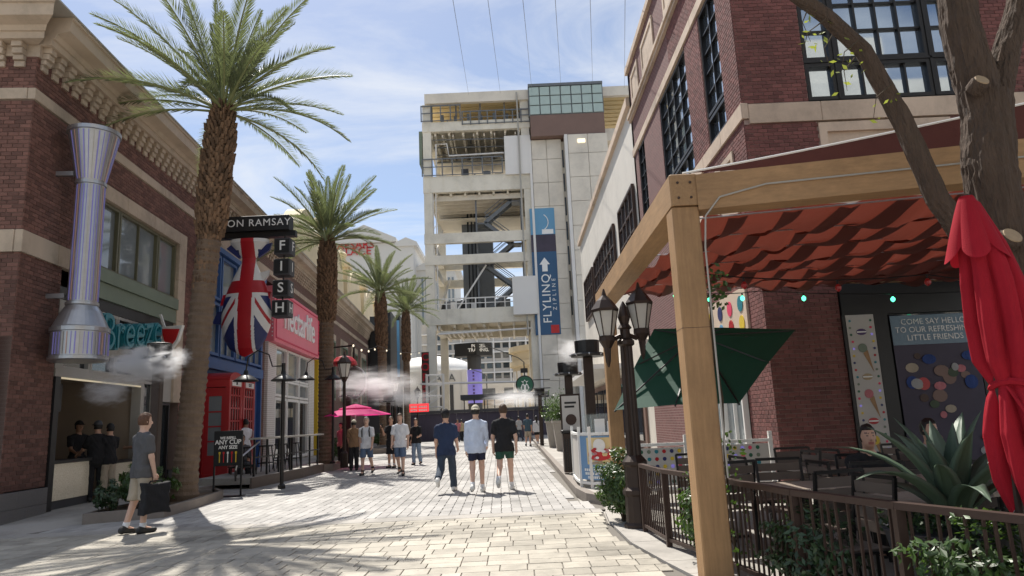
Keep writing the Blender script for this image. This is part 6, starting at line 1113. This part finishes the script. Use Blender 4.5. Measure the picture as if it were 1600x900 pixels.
    if cap:
        mk('cap', lambda P: np.minimum(np.maximum(hd(P, .022), -(P[...,2]-head[2]-.045)), np.maximum(ell(P, head+[0,.12*(-1 if cap[1] else 1),.052], (.075,.095,.014)), -(((P[...,1]-head[1])*(-1 if cap[1] else 1))-.03))), cap[0], t, hl, hh, .0125)
    if bag == 'garment':
        w = J['Rw']+J['Rf']*.12; mk('garment_bag', lambda P: np.maximum(np.maximum(np.abs(P[...,0]-w[0])-.055-.03*np.clip((w[2]-P[...,2])*2,0,1), np.abs(P[...,1]-w[1])-.18-.02*np.sin(P[...,2]*9)), np.abs(P[...,2]-w[2]+.25)-.19+.03*np.cos((P[...,1]-w[1])*7)-.03)-.02+.012*np.sin(P[...,1]*24+P[...,2]*17)*np.sin(P[...,2]*21), 'black_c', t, w-[.2,.42,.65], w+[.2,.42,.1], .018); b = MB(); b.tube([(0,-.12,-.06),(0,-.08,.0),(0,.08,.0),(0,.12,-.06)], .012, 6); o = part('bag_handle', b, 'black_c', t); place(o, tuple(w))
    if bag == 'backpack':
        mk('backpack', lambda P: ell(P, chest+[0,-.19,-.06], (.13,.08,.19)), 'black_c', t, chest-[.2,.35,.3], chest+[.2,.0,.25], .02)
        for sg in (-1,1): b = MB(); b.tube([chest+np.array([sg*.1,-.12,.1]), chest+np.array([sg*.11,.03,.13]), chest+np.array([sg*.115,.125,.04]), chest+np.array([sg*.12,.1,-.15]), chest+np.array([sg*.12,-.05,-.2])], .018, 6); part('bag_strap', b, 'black_c', t)
    if bag == 'sling': b = MB(); b.cbox(-.05,.05,-.14,.14,-.1,.12,.03); o = part('shoulder_bag', b, 'black_c', t); place(o, tuple(J['Rh']+[.12,0,.05])); b = MB(); b.tube([J['Rh']+[.12,0,.15], chest+[.02,-.15,0], J['Ls']+[0,-.02,.07]], .012, 5); part('bag_strap', b, 'black_c', t)
    if bag == 'phone': b = MB(); b.cbox(-.04,.04,-.006,.006,-.08,.08,.004); o = part('phone', b, 'black', t); place(o, tuple(J['Rw']+J['Rf']*.12))
    return t
W0 = 'walking man '
def foot(px, py, z=0): p = gp(px, py, z); return (p.x, p.y, z+.016)
# the three walking away
p = foot(699,770); person('man in navy tee and dark jeans with black cap walking away', p, R(-3), 'navy', 'jeans', 'skin_a', 'hair_bk', legs='trousers', shoes='shoe_w', height=1.82, stride=.42, arms=(-.08,.18), elbows=(.2,.7), cap=('black_c', False), loose=1.5, heavy=1.06)
p = foot(747,771); person('man in pale blue long sleeved shirt and dark shorts with light cap turned backwards', p, R(2), 'bluewhite', 'navysh', 'skin_c', 'hair_bk', sleeve='long', legs='short_shorts', shoes='shoe_w', height=1.82, stride=.22, arms=(-.12,.2), elbows=(.15,.6), cap=('capw', True), loose=1.6)
p = foot(791,768); person('man in black tee and green shorts walking away on the right', p, R(-4), 'black_c', 'green_c', 'skin_c', 'hair_br', legs='short_shorts', shoes='shoe_w', height=1.85, stride=.34, arms=(.06,-.1), elbows=(.12,.2), abd=(.2,.22), loose=1.1, heavy=1.06)
# man with garment bag
p = foot(216,835); person('man in grey tee and khaki shorts carrying a black garment bag', p, R(-36), 'grey_c', 'khaki', 'skin_c', 'hair_rd', legs='long_shorts', shoes='shoe_b', height=1.83, stride=.07, arms=(.1,.12), elbows=(.2,.12), bag='garment', loose=1.5, heavy=1.04)
# walking towards the camera
p = foot(573,743); person('grey haired man in white polo and blue shorts wearing a backpack', p, R(176), 'white_c', 'denim', 'skin_c', 'hair_gr', legs='shorts', shoes='shoe_b', height=1.78, stride=.22, arms=(.15,-.15), bag='backpack', socks='black_c', loose=1.3)
p = foot(626,744); person('young man in white tee and blue denim shorts walking towards the camera', p, R(178), 'white_c', 'denim', 'skin_c', 'hair_br', legs='shorts', shoes='shoe_b', height=1.82, stride=-.2, arms=(-.1,.12), abd=(.18,.18), socks='black_c', loose=1.6)
p = foot(651,727); person('woman in black tee and light jeans with folded arm and shoulder bag', p, R(170), 'black_c', 'ltjeans', 'skin_a', 'hair_bk', female=True, height=1.70, stride=.12, arms=(.1,.15), elbows=(1.3,.2), bag='sling', shoes='shoe_b')
p = foot(612,732); person('man in black shirt raising a phone behind the white tee man', p, R(165), 'black_c', 'black_c', 'skin_a', 'hair_br', legs='long_shorts', height=1.78, arms=(.3,.6), elbows=(.3,2.0), bag='phone', shoes='shoe_b')
p = foot(553,736); person('man in patterned brown shirt and white cap standing with his back turned', p, R(10), 'pattern', 'black_c', 'skin_b', 'hair_bk', height=1.72, arms=(.2,.3), elbows=(.8,.9), cap=('capw', False), shoes='shoe_b')
p = foot(533,730); person('person in dark red top half hidden beside the lantern post', p, R(150), 'pinkc', 'black_c', 'skin_a', 'hair_bk', hcut='long', female=True, height=1.66, shoes='shoe_b', det=.02)
# far right couple and far crowd
p = foot(826,698,.0); person('man in blue shirt and khaki shorts far away by the potted shrub', p, R(-10), 'teal_c', 'khaki', 'skin_a', 'hair_bk', legs='shorts', height=1.80, stride=.15, shoes='shoe_b', det=.02)
p = foot(840,697,.0); person('woman in white blouse and dark skirt walking by the potted shrub', p, R(15), 'white_c', 'black_c', 'skin_a', 'hair_bk', hcut='long', sleeve='long', female=True, legs='short_shorts', height=1.68, stride=.25, bag='sling', det=.02)
crowd = [(716,691,'pinkc','jeans_dk',170,'distant person in pinkish top behind the navy tee man'),(722,690,'tan','black_c',20,'distant woman in tan sleeveless top near the hoarding'),(779,689,'tan','khaki',10,'distant person in beige shirt behind the black tee man'),(800,688,'black_c','black_c',-10,'distant person in black right of the black tee man'),(705,686,'palegrey','black_c',160,'distant person in grey near the purple hoarding'),(690,684,'teal_c','jeans_dk',100,'distant person in dark teal at the hoarding foot'),(742,683,'navy','black_c',180,'distant person in navy before the dark hoarding'),(764,684,'black_c','jeans',0,'distant person in black and jeans before the hoarding'),(812,690,'palegrey','jeans_dk',30,'distant person in grey near the tower foot')]
for px, py, a, c, f_, lab in crowd: p = foot(px, py); person(lab, p, R(f_), a, c, random.choice(['skin_a','skin_b','skin_c']), 'hair_bk', height=random.uniform(1.66,1.8), stride=random.uniform(-.2,.2), det=.026, group='distant people near the hoarding', shoes='shoe_b')
# at the drinks counter
p = foot(146,784,.13); person('heavy set man in black with dark cap at the drinks counter', p, R(60), 'black_c', 'black_c', 'skin_a', 'hair_bk', height=1.72, heavy=1.28, arms=(.5,.5), elbows=(.6,.7), cap=('dkgrey', False), group='people at the drinks counter', shoes='shoe_b', loose=1.3)
p = foot(166,782,.13); person('person in black top and pale trousers beside the heavy set man', p, R(65), 'black_c', 'khaki', 'skin_a', 'hair_bk', height=1.66, arms=(.4,.4), elbows=(.7,.7), group='people at the drinks counter', shoes='shoe_b')
q = lw(4.2,-1.0,.13); person('bar server in black cap and sunglasses behind the drinks counter', (q.x,q.y,.13), R(-120), 'black_c', 'black_c', 'skin_b', 'hair_bk', height=1.78, cap=('black_c', False), arms=(.4,.4), elbows=(.8,.8), group='people at the drinks counter', shoes='shoe_b')
q = lw(4.75,.32,.13); person('customer in blue cap leaning on the drinks counter', (q.x,q.y,.13), R(70), 'grey_c', 'black_c', 'skin_a', 'hair_br', height=1.72, cap=('bluecap', False), arms=(.6,.6), elbows=(.9,.9), group='people at the drinks counter', shoes='shoe_b')
# by the booths
p = foot(382,742,.13); person('young man in white tee and black shorts facing the red booths', p, R(60), 'white_c', 'black_c', 'skin_b', 'hair_bk', legs='shorts', height=1.76, arms=(.2,.3), elbows=(.6,1.1), group='people by the red booths', shoes='shoe_b')
q = lw(8.3,1.55,.13); person('person in dark hoodie seated by the nearer red booth', (q.x,q.y,.13), R(-150), 'grey_c', 'black_c', 'skin_b', 'hair_bk', sleeve='long', sit=True, height=1.75, arms=(.5,.5), elbows=(.9,.9), group='people by the red booths', shoes='shoe_b')
ST = thing('bench_seat', 'dark bench under the person seated by the red booth', 'bench', (q.x,q.y,.13), R(-150)); b = MB(); b.cbox(-.35,.35,-.26,.2,.34,.39,.01); part('seat', b, 'blackmetal', ST)
for sx in (-1,1):
    for y in (-.2,.14): b = MB(); b.bar((sx*.3,y,0),(sx*.3,y,.34),.04,.04); part('leg', b, 'blackmetal', ST)
# seated at the patio
person('dark haired person in black top reading at the patio table', (3.72,7.75,.0), R(172), 'black_c', 'black_c', 'skin_a', 'hair_bk', sit=True, height=1.72, arms=(.65,.65), elbows=(.75,.75), lean=.25, group='people at the patio tables', shoes='shoe_b'); chair(3.72,7.72,R(172),'dark slatted metal chair under the reading person')
person('person in pale shirt seated behind the agave leaves', (4.75,8.3,.0), R(200), 'palegrey', 'jeans_dk', 'skin_a', 'hair_bk', sit=True, height=1.74, arms=(.5,.5), elbows=(.9,.9), group='people at the patio tables', shoes='shoe_b'); chair(4.76,8.27,R(200),'dark slatted metal chair under the pale shirted person')
# ================================================================== mist
def mist(label, c, r, dens, seed):
    m = bpy.data.materials.new('mist'); m.use_nodes = True; n, l = m.node_tree.nodes, m.node_tree.links; n.clear(); o = n.new('ShaderNodeOutputMaterial'); v = n.new('ShaderNodeVolumePrincipled'); v.inputs['Color'].default_value = (.99,.99,1,1); v.inputs['Anisotropy'].default_value = .35
    tcn = n.new('ShaderNodeTexCoord'); ns = n.new('ShaderNodeTexNoise'); ns.inputs['Scale'].default_value = 3.2; ns.inputs['Detail'].default_value = 5; ns.inputs['Distortion'].default_value = .5
    mpn = n.new('ShaderNodeMapping'); mpn.inputs['Location'].default_value = (seed*3.1,seed,0); mpn.inputs['Scale'].default_value = (1,1.1,1.4); mpn.inputs['Rotation'].default_value = (0,.25,0); l.new(tcn.outputs['Object'], mpn.inputs[0]); l.new(mpn.outputs[0], ns.inputs['Vector'])
    ln = n.new('ShaderNodeVectorMath'); ln.operation = 'LENGTH'; l.new(tcn.outputs['Object'], ln.inputs[0])
    def mm(op, a, bb):
        x = n.new('ShaderNodeMath'); x.operation = op
        for i, q in enumerate((a, bb)):
            if isinstance(q, (int, float)): x.inputs[i].default_value = q
            else: l.new(q, x.inputs[i])
        return x.outputs[0]
    d = mm('MULTIPLY', mm('MAXIMUM', mm('SUBTRACT', mm('ADD', mm('SUBTRACT', .62, mm('MULTIPLY', ln.outputs['Value'], .62)), mm('MULTIPLY', ns.outputs[0], .9)), .62), 0), dens); l.new(d, v.inputs['Density']); l.new(v.outputs[0], o.inputs['Volume']); M[m.name] = m
    b = MB(); N = 14; pr = [(max(.001, math.sin(PI*i/10)), -math.cos(PI*i/10)) for i in range(11)]; b.lathe(pr, n=N); ob = b.build('mist_cloud', m, kind='stuff'); ob.location = c; ob.scale = r; ob['label'] = label; ob['category'] = 'mist'; ob['group'] = 'mist plumes'
mist('white mist drifting from the misting post over the drinks counter', at(224,570,13.7), (1.0,.5,.5), 34, 1); mist('thin mist hanging inside the drinks counter opening', at(165,612,14.4), (.65,.5,.4), 12, 2); mist('small mist puff right of the drinks counter post', at(282,558,13.9), (.3,.3,.26), 14, 3)
mist('mist cloud around the round red sign', at(585,600,27), (2.4,.9,.85), 4.0, 4); mist('mist streaming over the far pavement left of the tower', at(632,622,36), (2.3,.9,.6), 4.2, 5); mist('mist drifting below the round green sign', at(805,622,37), (2.2,.9,.7), 4.5, 6); mist('mist puff above the nearest tall misting posts', at(895,548,17), (.6,.5,.5), 7, 7)
